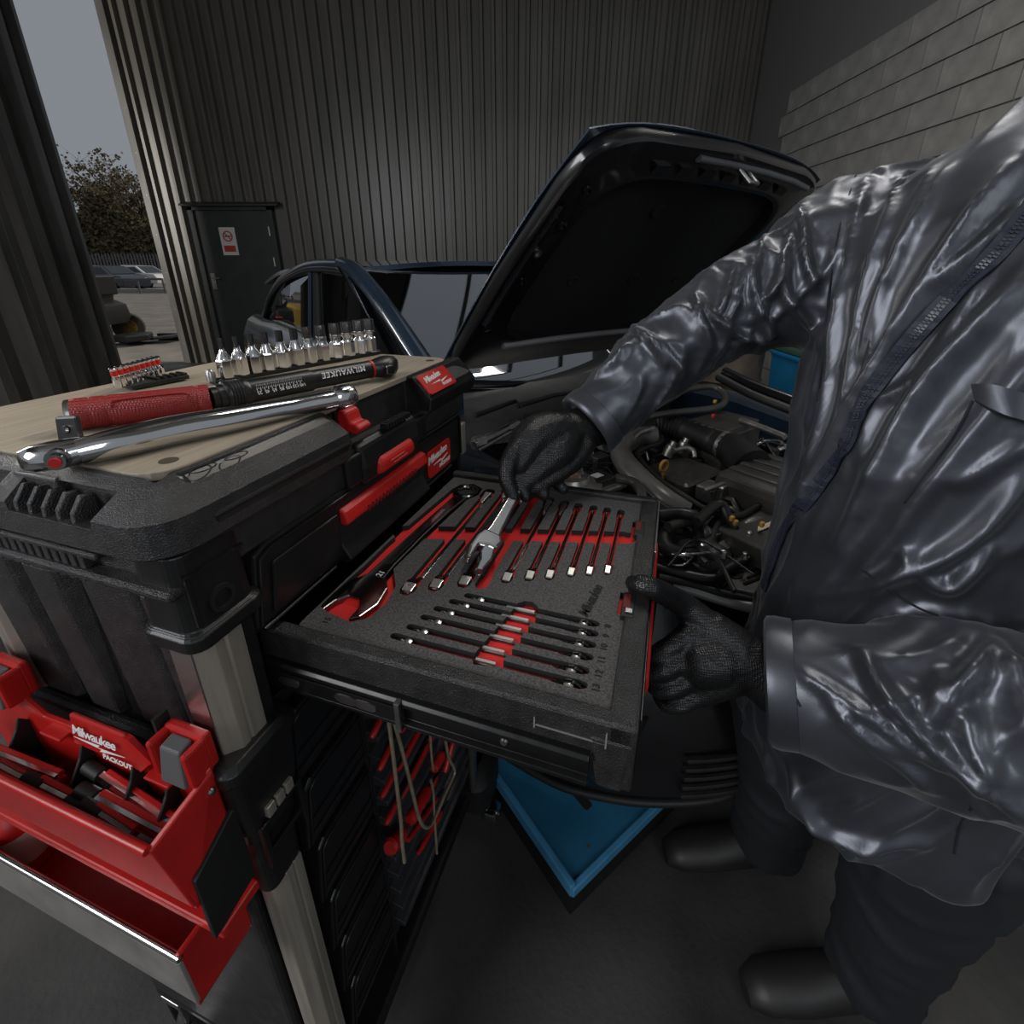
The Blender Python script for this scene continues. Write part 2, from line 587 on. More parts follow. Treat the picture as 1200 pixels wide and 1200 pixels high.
def badge(parent, o, xd, yd, w, h, big, small):
    xd = Vector(xd).normalized(); yd = Vector(yd).normalized()
    n = xd.cross(yd)
    Mx = basis(o, xd, yd)
    p = obj('badge', MB().prism(rrect(-w / 2, w / 2, -h / 2, h / 2, h * .14, 4), 'z', -.001, .0016).xf(Mx), REDP, parent, bevel=.0004)
    obj('script_lettering', text_mesh('Milwaukee', h * .40, .25, .0003, space=.86, bold=h * .006).xf(Mx @ Matrix.Translation((-w * .10, h * .20, .0018)) @ Matrix.Rotation(math.radians(4), 4, 'Z')), WHT, p)
    bl = [(-.30, -.10), (.02, -.04), (-.02, -.12), (.36, -.03), (.04, -.20), (.08, -.11)]
    obj('lightning_mark', MB().prism([(a * w, b * h) for a, b in bl], 'z', .0016, .0021).xf(Mx), WHT, p)
    obj('small_lettering', text_mesh('PACKOUT', h * .19, .15, .0003, space=1.0, bold=h * .006).xf(Mx @ Matrix.Translation((w * .20, -h * .30, .0018))), WHT, p)
    return p


obj('lid_nose', MB().loft([[Vector((x, y, z)) for x, z in ((-.378, -.212), (-.336, -.212), (-.331, -.190), (-.362, -.1565), (-.378, -.1565))] for y in (.622, .795)]), PLAS2, wc, bevel=.003)
badge(wc, (-.3428, .664, -.1688), (0, 1, 0), (-.68, 0, .735), .092, .036, 0, 0)
obj('lid_side_nose', MB().loft([[Vector((x, y, z)) for x, z in ((-.378, -.205), (-.337, -.205), (-.333, -.190), (-.360, -.1575), (-.378, -.1575))] for y in (.245, .424)]), PLAS2, wc, bevel=.003)
# recess of the latch: back wall ribs, red hook, black swing latch with red pad
for k in range(5):
    obj('recess_rib', MB().box(-.380, -.374, .432 + k * .010, .437 + k * .010, -.205, -.162), PLAS2, wc)
obj('red_hook', MB().prism([(-.376, -.190), (-.352, -.194), (-.344, -.186), (-.350, -.181), (-.358, -.180), (-.362, -.166), (-.372, -.162), (-.378, -.168)], 'y', .458, .484), REDP, wc, bevel=.003)
obj('recess_shelf', MB().box(-.376, -.344, .425, .622, -.252, -.214), PLAS2, wc, bevel=.003)
lt = obj('latch', MB().loft([[Vector((x, y, z)) for x, z in ((-.356, -.262), (-.342, -.258), (-.339, -.236), (-.345, -.208), (-.356, -.202))] for y in (.452, .592)]), PLAS2, wc, bevel=.005)
pad = obj('latch_pad', MB().loft([[Vector((x + dx, y, z)) for x, z in ((-.346, -.258), (-.333, -.252), (-.333, -.238), (-.346, -.226))] for y, dx in ((.478, -.004), (.486, 0), (.560, 0), (.568, -.004))]), REDP, lt, bevel=.004)
for k in (0, 1):
    obj('pad_groove', MB().box(-.3332, -.3322, .500 + k * .006, .535 + k * .006, -.2425 - k * .005, -.2408 - k * .005), mat('pale_red', (.62, .10, .08), .5), pad)
for k in range(9):
    obj('latch_rib', MB().box(-.353, -.341, .512 + k * .007, .5155 + k * .007, -.203, -.196), DARK, lt)

# ---- drawer chest: aluminium corner posts, ribbed side, one drawer shut, one pulled out
dc = thing('drawer_chest', 'black drawer chest with aluminium corner posts and one drawer pulled out', 'drawer chest', (-.55, .5, -.46), BOX)
body = MB().box(-.742, -.360, .228, .240, -.455, -.252).box(-.742, -.360, .765, .778, -.455, -.252).box(-.752, -.738, .228, .778, -.455, -.252)
body.box(-.742, -.360, .24, .765, -.268, -.252).box(-.742, -.362, .24, .765, -.348, -.340).box(-.742, -.362, .24, .765, -.455, -.435)
obj('chest_body', body, PLAS2, dc, bevel=.002)
# ribbed moulded side towards the viewer
for x0, x1, yy in ((-.405, -.362, .216), (-.485, -.420, .219), (-.560, -.515, .216), (-.640, -.585, .216), (-.72, -.66, .216)):
    obj('side_panel', MB().hexa([(x0, .228, -.455), (x1, .228, -.455), (x1, .229, -.455), (x0, .229, -.455),
                                 (x0, .228, -.252), (x1, .228, -.252), (x1, .229, -.252), (x0, .229, -.252)]).add([], []), PLAS, dc)
    obj('side_rib', MB().hexa([(x0 - .006, .230, -.455), (x1 + .006, .230, -.455), (x1, yy + .004, -.452), (x0, yy + .004, -.452),
                               (x0 - .010, .230, -.256), (x1 + .010, .230, -.256), (x1 - .002, yy - .004, -.258), (x0 + .002, yy - .004, -.258)]), PLAS, dc, bevel=.004)


def post(parent, y0, y1, x0, x1, z0, z1):
    prof = [(x0, y0), (x1 - .012, y0), (x1, y0 + .012), (x1, y0 + .020), (x1 - .0015, y0 + .021), (x1 - .0015, y0 + .023), (x1, y0 + .024), (x1, y1), (x0, y1)]
    return obj('corner_post', MB().prism(prof, 'z', z0, z1), ALU, parent, bevel=.0008)


post(dc, .212, .252, -.385, -.345, -.452, -.292)
obj('post_edge', MB().box(-.383, -.358, .2105, .213, -.452, -.292), mat('bright_aluminium', (.62, .60, .58), .3, 1), dc)
obj('post_guard', MB().box(-.375, -.349, .253, .268, -.455, -.292), PLAS2, dc, bevel=.002)
post(dc, .752, .778, -.375, -.348, -.335, -.275)
post(dc, .212, .236, -.660, -.632, -.452, -.268)
# corner block over the post with its round socket
blk = MB().loft([ring(-.40, -.338, .203, .276, .014, z, i) for z, i in ((-.300, .004), (-.292, .0), (-.284, .0), (-.283, .003), (-.212, .005))])
cb = obj('corner_block', blk, PLAS2, dc, bevel=.002)
obj('corner_collar', MB().loft([ring(-.400, -.336, .201, .279, .015, z, i) for z, i in ((-.302, .003), (-.298, 0), (-.287, 0), (-.284, .003))]), PLAS2, cb, bevel=.001)
obj('round_socket', MB().loft([[Vector((-.3425 + dx, .238 + r * math.cos(a), -.266 + r * math.sin(a))) for a in [2 * PI * k / 20 for k in range(20)]] for r, dx in ((.0125, -.003), (.0125, .0035), (.0085, .0035), (.0085, -.004), (.001, -.004))]), DARK, cb, smooth=40)
obj('block_frame', MB().box(-.3425, -.3395, .212, .268, -.2325, -.2295).box(-.3425, -.3395, .212, .215, -.278, -.230), PLAS2, cb)
# shut drawer front
cd = obj('drawer', MB().loft([[Vector((x, y, z)) for y, z in ((.268, -.334), (.282, -.256), (.298, -.250), (.752, -.250), (.758, -.256), (.758, -.334))] for x in (-.372, -.349)]), PLAS2, dc, bevel=.003)
for pts in ([(.274, -.330), (.287, -.262), (.302, -.256), (.43, -.256)], [(.60, -.256), (.748, -.256), (.752, -.262), (.752, -.328)]):
    obj('edge_bead', MB().tube([(-.3475, a, b) for a, b in pts], .0022, 6), PLAS2, cd, smooth=60)
obj('front_panel', MB().loft([[Vector((x, y, z)) for y, z in ((.29, -.326), (.30, -.272), (.40, -.272), (.40, -.326))] for x in (-.350, -.3455)]), PLAS2, cd, bevel=.002)
obj('pull_recess', MB().box(-.3496, -.3485, .40, .612, -.310, -.262), DARK, cd)
hb = obj('pull_bar', MB().loft([[Vector((x, y, z)) for x, z in ((-.349, -.289), (-.340, -.290), (-.336, -.286), (-.340, -.272), (-.349, -.268))] for y in (.404, .606)]), REDP, cd, bevel=.003)
for k in range(15):
    obj('pull_groove', MB().box(-.3385, -.3355, .445 + k * .0085, .4485 + k * .0085, -.289, -.281), mat('dark_red', (.16, .006, .006), .6), hb)
obj('lower_lip', MB().loft([[Vector((x, y, z)) for x, z in ((-.350, -.338), (-.340, -.338), (-.334, -.331), (-.350, -.306))] for y in (.398, .604)]), PLAS2, cd, bevel=.002)
badge(cd, (-.3475, .664, -.303), (0, 1, 0), (0, 0, 1), .082, .046, 0, 0)
for y in (.276, .408, .60):
    obj('edge_bead', MB().tube([(-.3485, y, -.336), (-.3485, y + .11, -.336)], .0025, 6), PLAS2, cd, smooth=60)

# ---- the drawer pulled out
DF = -.350                      # top of the foam
od = obj('open_drawer', MB().box(-.37, .000, .300, .694, -.394, -.386), PLAS2, dc)
od['label'] = 'open drawer filled with a foam wrench tray'
obj('drawer_wall', MB().box(-.37, .010, .2845, .3005, -.392, -.345), PLAS, od, bevel=.003)
obj('drawer_wall', MB().box(-.34, .010, .694, .709, -.392, -.343), PLAS, od, bevel=.003)
fp = obj('drawer_front', carve(MB().box(-.012, .0125, .2845, .712, -.418, -.3445), [MB().box(-.05, -.003, .308, .69, -.5, -.392)]), PLAS, od, bevel=.003)
obj('corner_foot', MB().hexa([(-.018, .2835, -.420), (.004, .2835, -.420), (.010, .300, -.420), (-.018, .300, -.420),
                              (-.026, .2835, -.362), (.010, .2835, -.362), (.0130, .300, -.362), (-.022, .300, -.362)]), PLAS, fp, bevel=.003)
obj('worn_edge', MB().box(-.072, -.012, .2835, .2848, -.3685, -.3675).box(-.0735, -.0722, .2833, .2848, -.3715, -.360).box(-.0125, -.0112, .2833, .2848, -.372, -.355), mat('scuffed_plastic', (.20, .19, .18), .6), fp)
obj('label_strip', MB().box(.0128, .0155, .555, .706, -.362, -.3475), mat('label_strip_metal', (.42, .41, .42), .3, .8), fp, bevel=.001)
fr_ = obj('pull_bar', MB().loft([[Vector((x, y, z)) for x, z in ((.014, -.388), (.0175, -.386), (.019, -.376), (.0175, -.366), (.014, -.362))] for y in (.36, .61)]), REDP, fp, bevel=.003)
obj('front_face', MB().box(.0125, .0150, .30, .70, -.416, -.350), PLAS2, fp, bevel=.001)
for y0 in (.585, .416):
    c = obj('tray_clip', MB().box(-.016, -.0025, y0, y0 + .040, -.3515, -.3435), DARK, od, bevel=.001)
    obj('clip_pad', MB().box(-.0145, -.0075, y0 + .012, y0 + .036, -.3437, -.3428), mat('dark_red_foam', (.11, .004, .004), .7), c)
obj('hinge_pin', MB().box(-.012, -.004, .420, .427, -.3435, -.3412), STEEL, od, bevel=.0006)
# telescopic slides under the near edge
sl = obj('slide_rail', MB().loft([[Vector((x, y, z)) for y, z in ((.288, -.416), (.279, -.416), (.276, -.413), (.276, -.409), (.282, -.407), (.282, -.389), (.276, -.387), (.276, -.383), (.279, -.380), (.288, -.380))] for x in (-.38, -.024)]), RAIL, od, bevel=.0006)
obj('slide_member', MB().box(-.38, -.20, .2745, .2795, -.407, -.388), RAIL, sl, bevel=.001)
for x in (-.33, -.262, -.240):
    obj('slot_hole', MB().prism([(x + .009 * math.cos(a) + (.004 if math.cos(a) > 0 else -.004), -.3975 + .0055 * math.sin(a)) for a in [2 * PI * k / 16 for k in range(16)]], 'y', .2738, .2746), STEEL, sl)
obj('stop_tab', MB().box(-.206, -.200, .272, .280, -.416, -.380), STEEL, sl, bevel=.0008)
for x in (-.10,):
    obj('rivet', MB().lathe([(.004, 0), (.003, .002)], (x, .282, -.398), (0, -1, 0), 10), STEEL, sl, smooth=40)
obj('slide_rail', MB().box(-.38, -.024, .708, .716, -.416, -.384), RAIL, od, bevel=.001)

# ---- foam tray: cut-outs down to a red layer
FOAM = mat('speckled_grey_foam', (.036, .0345, .033), .85, var=.6, vs=420, bump=.9, bs=500, col2=(.112, .107, .104), dist=.0012)
ft = thing('foam_tray', 'dark grey foam tool tray with red layer in the open drawer', 'foam tray', (-.18, .5, -.384), BOX)


def strip(x0, y0, x1, y1, w0, w1, z0=-.375, z1=-.30, rnd=5):
    a = Vector((x0, y0)); b = Vector((x1, y1))
    d = (b - a).normalized(); n = Vector((-d.y, d.x))
    pts = []
    for k in range(rnd + 1):
        t = PI / 2 + PI * k / rnd
        pts.append(a + (d * math.cos(t) + n * math.sin(t)) * (w0 / 2))
    for k in range(rnd + 1):
        t = -PI / 2 + PI * k / rnd
        pts.append(b + (d * math.cos(t) + n * math.sin(t)) * (w1 / 2))
    return MB().prism([(p.x, p.y) for p in pts], 'z', z0, z1)


# upright slots for the ten stood-up wrenches: x, near y, far y, head width
ROW = [(-.255, .384, .664, .020), (-.2275, .400, .690, .019), (-.198, .416, .693, .018), (-.177, .420, .672, .017), (-.1525, .438, .668, .015),
       (-.1275, .450, .665, .014), (-.105, .459, .664, .013), (-.0815, .472, .664, .012), (-.0605, .481, .664, .0115), (-.0395, .490, .663, .011)]
LINE = [(.402, -.188, -.036, '8'), (.3875, -.200, -.035, '9'), (.3715, -.211, -.035, '10'), (.355, -.218, -.035, '11'), (.3375, -.225, -.036, '12'), (.321, -.234, -.035, '13')]
top = MB().prism(rrect(-.335, -.0025, .3015, .692, .006, 3), 'z', -.3575, DF)
cut = []
for x, y0, y1, hw in ROW:
    cut.append(strip(x, y0 + .012, x, y1 - .010, hw * .70, hw * .70))
    cut.append(strip(x, y1 - .026, x, y1 - .006, hw, hw, rnd=3))
    cut.append(strip(x, y0 + .004, x, y0 + .022, hw * .9, hw * .9, rnd=3))
cut.append(strip(-.324, .502, -.026, .583, .034, .030))                     # finger groove across the row
for y, x0, x1, _ in LINE:
    cut.append(strip(x0 + .003, y, x1 - .003, y, .0082, .0082))
    cut.append(strip(x1 - .030, y - .0005, x1 - .006, y - .0005, .0100, .0100))
cut.append(MB().prism([(-.141, .300 + .012), (-.117, .316), (-.1005, .400), (-.104, .409), (-.112, .4145), (-.120, .4135), (-.127, .407), (-.1285, .396), (-.145, .322)], 'z', -.375, -.30))
# outline of the big flat wrench at the chest side
BW = [(-.312, .645), (-.318, .560), (-.325, .470), (-.324, .415), (-.337, .385), (-.345, .357), (-.340, .335), (-.322, .330), (-.288, .324), (-.272, .336), (-.268, .362), (-.274, .392), (-.286, .420), (-.283, .480), (-.277, .560), (-.272, .620), (-.262, .640), (-.264, .664), (-.284, .676), (-.305, .668)]
BW = [(x - .006 if y > .4 else x + .002, y) for x, y in BW]
cut.append(MB().prism([(max(x, -.332), y) for x, y in BW], 'z', -.375, -.30))
for y0 in (.598, .43):
    cut.append(MB().box(-.020, .01, y0 - .006, y0 + .032, -.375, -.30))
fme = carve(top, cut)
fme.materials.append(FOAM)
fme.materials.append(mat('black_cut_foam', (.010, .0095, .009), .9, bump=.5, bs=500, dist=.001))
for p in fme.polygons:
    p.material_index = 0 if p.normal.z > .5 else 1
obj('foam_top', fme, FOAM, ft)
obj('red_layer', MB().box(-.334, -.003, .302, .6915, -.385, -.3575), REDF, ft)
pr = obj('embossed_logo', text_mesh('Milwaukee', .0165, .3, .0003, space=.8, bold=.0003).xf(basis((-.050, .437, -.3497), (.15, 1, 0), (-1, .1, 0))), BLK, ft)
for y, x0, x1, t in LINE:
    obj('size_number', text_mesh(t, .0095, 0, .0003, bold=.0001).xf(basis((-.0265, y, -.3497), (0, 1, 0), (-1, 0, 0))), BLK, ft)
obj('size_number', text_mesh('15', .0095, 0, .0003).xf(basis((-.310, .318, -.3497), (0, 1, 0), (-1, 0, 0))), BLK, ft)


# ---- wrenches stood on edge in the slots
def wrench_outline(L, ro, rr, sw):
    """flat side view of a combination spanner, open jaw at 0, ring at L: outer outline"""
    pts = []
    # jaw
    pts += [(-ro * .80, ro * .25), (-ro * .85, ro * .75), (-ro * .2, ro * 1.05), (ro * .7, ro * .85), (ro * 1.5, sw * .62)]
    pts += [(L - rr * 1.6, sw * .5), (L - rr * .95, rr * .62)]
    for k in range(9):
        a = math.radians(130 - 260 * k / 8)
        pts.append((L + rr * math.cos(a), rr * math.sin(a)))
    pts += [(L - rr * .95, -rr * .62), (L - rr * 1.6, -sw * .5), (ro * 1.5, -sw * .62), (ro * .7, -ro * .85), (-ro * .2, -ro * 1.05), (-ro * .85, -ro * .75), (-ro * .80, -ro * .25), (ro * .0, -ro * .42), (ro * .35, 0), (ro * .0, ro * .42)]
    return pts


sizes = ['18', '17', '16', '15', '14', '13', '12', '11', '10', '9']
ordw = ['leftmost and longest', 'second', 'third', 'fourth', 'fifth', 'sixth', 'seventh', 'eighth', 'ninth', 'rightmost and shortest']
for i, (x, y0, y1, hw) in enumerate(ROW):
    if i == 3:
        continue                # this slot is empty: its spanner is in the hand
    L = y1 - y0 - .030
    ro, rr, sw = hw * .78, hw * .62, hw * .62
    out = [(y0 + .014 + a, b + DF - ro * .92 + .0015) for a, b in wrench_outline(L, ro, rr, sw)]
    th = hw * .34
    nm = 'combination_wrench'
    w = thing(nm, ('%s of the wrenches stood on edge in the upper row of the foam tray' % ordw[i]) if i not in (0, 9) else ('%s wrench stood on edge in the upper row of foam slots' % ordw[i]), 'wrench', (x, (y0 + y1) / 2, -.384), BOX, 'wrenches in the upper row of the tray')
    obj('shaft', MB().prism(out, 'x', x - th / 2, x + th / 2), CHR_D if i > 4 else CHROME, w, bevel=.0012)
    obj('jaw_tip', MB().hexa([(x - hw * .34, y0 + .003, DF - .006), (x + hw * .34, y0 + .003, DF - .006), (x + hw * .36, y0 + .016, DF - .006), (x - hw * .36, y0 + .016, DF - .006),
                              (x - hw * .32, y0 + .002, DF + .0015), (x + hw * .32, y0 + .002, DF + .0015), (x + hw * .36, y0 + .015, DF + .0040), (x - hw * .36, y0 + .015, DF + .0040)]), mat('satin_chrome', (.78, .75, .70), .32, 1), w, bevel=.001)
    if i < 6:
        obj('ring_head', MB().hexa([(x - hw * .28, y1 - .040, DF - .007), (x + hw * .28, y1 - .040, DF - .007), (x + hw * .34, y1 - .012, DF - .007), (x - hw * .34, y1 - .012, DF - .007),
                                    (x - hw * .10, y1 - .046, DF + .000), (x + hw * .14, y1 - .046, DF + .000), (x + hw * .30, y1 - .012, DF + .002), (x - hw * .26, y1 - .012, DF + .002)]), MAT['satin_chrome'], w, bevel=.001)
for i, (y, x0, x1, t) in enumerate(LINE):
    L = x1 - x0 - .024
    ro, rr, sw = .0085 + .0005 * i, .0065 + .0004 * i, .0062 + .0003 * i
    out = [(x1 - .014 - a, b + DF - ro * .85 - .001) for a, b in wrench_outline(L, ro, rr, sw)]
    w = thing('combination_wrench', 'small wrench on edge in the numbered foam slot marked %s' % dict(zip(('8','9','10','11','12','13'),('eight','nine','ten','eleven','twelve','thirteen')))[t], 'wrench', ((x0 + x1) / 2, y, -.384), BOX, 'wrenches in the numbered slots')
    obj('shaft', MB().prism(out, 'y', y - .0018, y + .0018), CHR_D, w, bevel=.0008)
    obj('shaft_face', MB().box(-.139 + (.402 - y) * -.05, -.106 + (.402 - y) * -.2, y - .0002, y + .0038, DF - .0075, DF - .0035), MAT['satin_chrome'], w, bevel=.0006)
    obj('jaw_tip', MB().lathe([(.0048, 0), (.0052, .003), (.003, .0045)], (x1 - .016, y, DF - .005), (0, 0, 1), 12), MAT['satin_chrome'], w, smooth=40)
    obj('ring_head', MB().lathe([(.0042, 0), (.0044, .003), (.002, .0042)], (x0 + .019, y, DF - .005), (0, 0, 1), 12), MAT['satin_chrome'], w, smooth=40)

# ---- the big wrench lying flat
bw = thing('ratcheting_wrench', 'largest polished wrench lying flat beside the chest front in the foam tray', 'wrench', (-.30, .5, -.372), BOX)
sh = MB().loft([[Vector((x, y, z)) for x, y in ()] for z in ()]) if False else MB()
for seg in ([(-.307, .393, .0165), (-.307, .43, .0140), (-.305, .50, .0130), (-.300, .58, .0130), (-.295, .632, .0145)],):
    rings = []
    for x, y, hw in seg:
        rings.append([Vector((x - hw, y, -.357)), Vector((x - hw * .72, y, -.3515)), Vector((x + hw * .72, y, -.3515)), Vector((x + hw, y, -.357)), Vector((x + hw * .7, y, -.362)), Vector((x - hw * .7, y, -.362))])
    sh.loft(rings)
obj('shaft', sh, CHR_D, bw, bevel=.001)
obj('shaft_inlay', MB().hexa([(-.311, .43, -.3518), (-.3035, .43, -.3518), (-.298, .58, -.3518), (-.304, .58, -.3518), (-.311, .43, -.3510), (-.3035, .43, -.3510), (-.298, .58, -.3510), (-.304, .58, -.3510)]), CHROME, bw)
obj('size_mark', text_mesh('21', .011, 0, .0003).xf(basis((-.3025, .408, -.3510), (.05, 1, 0), (-1, 0, 0))), WHT, bw)
jaw = [(-.318, .402), (-.329, .386), (-.334, .362), (-.334, .338), (-.326, .330), (-.322, .350), (-.314, .361), (-.300, .361), (-.291, .349), (-.291, .328), (-.281, .334), (-.274, .358), (-.279, .386), (-.291, .402)]
obj('open_jaw', MB().prism(jaw, 'z', -.363, -.350), CHR_D, bw, bevel=.0015)
obj('jaw_red_reflection', MB().hexa([(-.320, .344, -.364), (-.297, .342, -.364), (-.296, .362, -.364), (-.318, .362, -.364), (-.320, .340, -.3635), (-.297, .338, -.3635), (-.296, .363, -.353), (-.318, .363, -.353)]), REDF, bw)  # red face put in the jaw for its red reflection
rg = MB().loft([[Vector((-.293 + r * math.cos(a), .650 + r * math.sin(a), z)) for a in [2 * PI * k / 28 for k in range(28)]] for r, z in ((.0225, -.363), (.0225, -.353), (.0205, -.3495), (.0165, -.3495), (.0150, -.352), (.0150, -.363))], cap=False)
obj('ring_end', rg, CHR_D, bw, smooth=40)
for k in range(12):
    a = 2 * PI * k / 12
    obj('ring_tooth', MB().prism([(-.293 + r * math.cos(a + da), .650 + r * math.sin(a + da)) for r, da in ((.0152, -.16), (.0125, 0), (.0152, .16))], 'z', -.362, -.352), CHROME, bw)
obj('ring_core', MB().lathe([(.0135, 0), (.0135, .002)], (-.293, .650, -.3575), (0, 0, 1), 20), BLK, bw)
# ================================================================== lower chest, dolly, hooks
lc2 = thing('lower_drawer_chest', 'black lower drawer chest standing on casters under the open drawer', 'drawer chest', (-.55, .5, -1.24), BOX)
obj('chest_body', MB().box(-.742, -.378, .232, .778, -1.22, -.460).box(-.742, -.358, .232, .25, -1.22, -.46).box(-.742, -.358, .395, .402, -1.22, -.46), PLAS2, lc2, bevel=.003)
for k in range(6):
    z1 = -.470 - k * .115
    dr = obj('drawer', MB().loft([[Vector((x, y, z)) for y, z in ((.270, z1 - .100), (.284, z1 - .008), (.296, z1), (.393, z1), (.393, z1 - .100))] for x in (-.385, -.356)]), PLAS2, lc2, bevel=.003)
    obj('edge_bead', MB().tube([(-.355, a, b) for a, b in ((.277, z1 - .095), (.290, z1 - .012), (.300, z1 - .006), (.392, z1 - .006))], .0020, 6), PLAS2, dr, smooth=60)
    obj('edge_bead', MB().tube([(-.355, .278, z1 - .082), (-.355, .392, z1 - .082)], .0020, 6), PLAS2, dr, smooth=60)
    obj('edge_bead', MB().tube([(-.355, .280, z1 - .060), (-.355, .392, z1 - .060)], .0016, 6), PLAS2, dr, smooth=60)
# stacking corner with silver tabs
cb2 = obj('corner_block', MB().loft([ring(-.405, -.336, .196, .278, .012, z, i) for z, i in ((-.66, .016), (-.60, .014), (-.56, .010), (-.545, .012), (-.540, .006), (-.500, .002), (-.446, 0), (-.440, .004))]), PLAS2, lc2, bevel=.003)
obj('corner_cap', MB().loft([ring(-.408, -.333, .194, .282, .014, z, i) for z, i in ((-.458, .002), (-.452, 0), (-.440, 0), (-.434, .006))]), PLAS2, cb2, bevel=.001)
for k in range(3):
    obj('steel_tab', MB().box(-.3425, -.3355, .222 + k * .0125, .2325 + k * .0125, -.533, -.518), ALU, cb2, bevel=.0012)
obj('tab_surround', MB().box(-.342, -.337, .216, .264, -.540, -.535).box(-.344, -.337, .212, .218, -.60, -.535).box(-.344, -.337, .262, .268, -.60, -.535).box(-.345, -.339, .212, .268, -.585, -.578), PLAS2, cb2, bevel=.001)
post(lc2, .222, .256, -.385, -.350, -1.22, -.655)
obj('ribbed_side', MB().box(-.742, -.40, .216, .233, -1.2, -.47), PLAS, lc2, bevel=.006)

# rack of red-handled tools on the far half of the lower front
rk = thing('tool_rack', 'black upright rack board holding red tools below the open drawer', 'tool rack', (-.366, .55, -1.20), BOX)
obj('rack_board', MB().box(-.374, -.362, .404, .775, -1.18, -.47), mat('rack_black', (.012, .012, .013), .45, bump=.2, bs=300), rk, bevel=.003)
for k in range(14):
    z = -.50 - k * .048
    obj('rack_shelf', MB().prism([(-.363, z), (-.340, z - .004), (-.340, z - .014), (-.363, z - .022)], 'y', .406, .77), mat('rack_grey', (.030, .030, .033), .4, var=.3, vs=30), rk, bevel=.002)
REDT = mat('red_tool_handle', (.42, .012, .012), .35, var=.15, vs=50)
bars = [((435, 865), (451, 833), 'thin red tool handle at the top left of the rack'), ((444, 903), (460, 870), 'thin red tool handle second down on the left of the rack'),
        ((447, 935), (465, 900), 'thin red tool handle third down on the left of the rack'), ((452, 966), (468, 935), 'thin red tool handle lowest on the left of the rack'),
        ((469, 858), (487, 831), 'short red tool handle just right of the wire hook top'), ((466, 903), (500, 840), 'longest red tool bar between the two wire legs'),
        ((470, 935), (503, 870), 'long red tool bar crossing behind the bent wire'), ((478, 985), (512, 936), 'long red tool bar behind the bottom of the wire loop'),
        ((490, 1000), (517, 952), 'thin red bar low on the right of the rack'), ((503, 868), (511, 858), 'short red tip near the right wire leg'),
        ((505, 925), (512, 909), 'small red tip right of the wire loop')]
for (a, b, lab) in bars:
    A = bx(*a, -.338); B = bx(*b, -.338)
    zc = A.z
    tl = thing('red_tool', lab, 'tool', (A + B) / 2 - Vector((0, 0, .006)), BOX, 'red tools in the rack')
    obj('red_shank', MB().tube([A, A.lerp(B, .12), A.lerp(B, .9), B], [.0035, .0052, .0052, .003], 8), REDT, tl, smooth=50)
    obj('tip', MB().tube([B, B + (B - A).normalized() * .03], [.003, .0025], 6), DARK, tl, smooth=50)
for (a, b, r, lab) in (((480, 962), (501, 926), .012, 'fat pinkish red plier grip in the rack inside the wire loop'), ((508, 902), (518, 884), .010, 'ribbed red screwdriver handle at the right of the rack'),
                       ((521, 905), (531, 868), .007, 'long red handle at the right end of the rack'), ((456, 994), (472, 976), .013, 'ribbed red screwdriver handle at the bottom of the rack')):
    A = bx(*a, -.332); B = bx(*b, -.332)
    tl = thing('screwdriver', lab, 'screwdriver', (A + B) / 2 - Vector((0, 0, r)), BOX, 'red handles in the rack')
    n = 9
    obj('handle', MB().tube([A.lerp(B, k / n) for k in range(n + 1)], [r * (.75 if k in (0, n) else (1.0 if k % 2 else .86)) for k in range(n + 1)], 10), REDT, tl, smooth=50)
    obj('shank', MB().tube([B, B + (B - A).normalized() * .05], .003, 8), CHR_D, tl, smooth=50)

# bent wire hooks hanging under the slide
hk = thing('wire_hook', 'brassy bent wire hook loop hanging under the open drawer slide', 'hook', bx(470, 930, -.27), BOX)
HX = -.262
obj('loop', MB().tube(smooth_path([bx(u, v, HX) for u, v in ((457, 829), (463, 850), (474, 890), (485, 935), (491, 958), (496, 968), (503, 969), (510, 958), (522, 930), (532, 908), (532, 900), (526, 888), (522, 868), (516, 838))], 4), .0026, 8), BRASSW, hk, smooth=60)
obj('leg', MB().tube(smooth_path([bx(u, v, HX) for u, v in ((450, 826), (455, 842), (460, 880), (466, 930), (470, 965), (471, 985), (474, 1010))], 4), .0026, 8), BRASSW, hk, smooth=60)
obj('collar', MB().lathe([(.006, 0), (.006, .012)], bx(453, 827, HX), (0, 0, 1), 10), STEEL, hk, smooth=40)
hk2 = thing('wire_hook', 'thin straight wire hook hanging behind the bent wire loop', 'hook', bx(505, 900, -.30), BOX)
obj('leg', MB().tube(smooth_path([bx(u, v, -.29) for u, v in ((502, 834), (504, 860), (506, 890), (508, 902))], 4), .0022, 8), BRASSW, hk2, smooth=60)
obj('leg', MB().tube(smooth_path([bx(u, v, -.29) for u, v in ((505, 914), (508, 930), (509, 955), (512, 1000))], 4), .0022, 8), BRASSW, hk2, smooth=60)

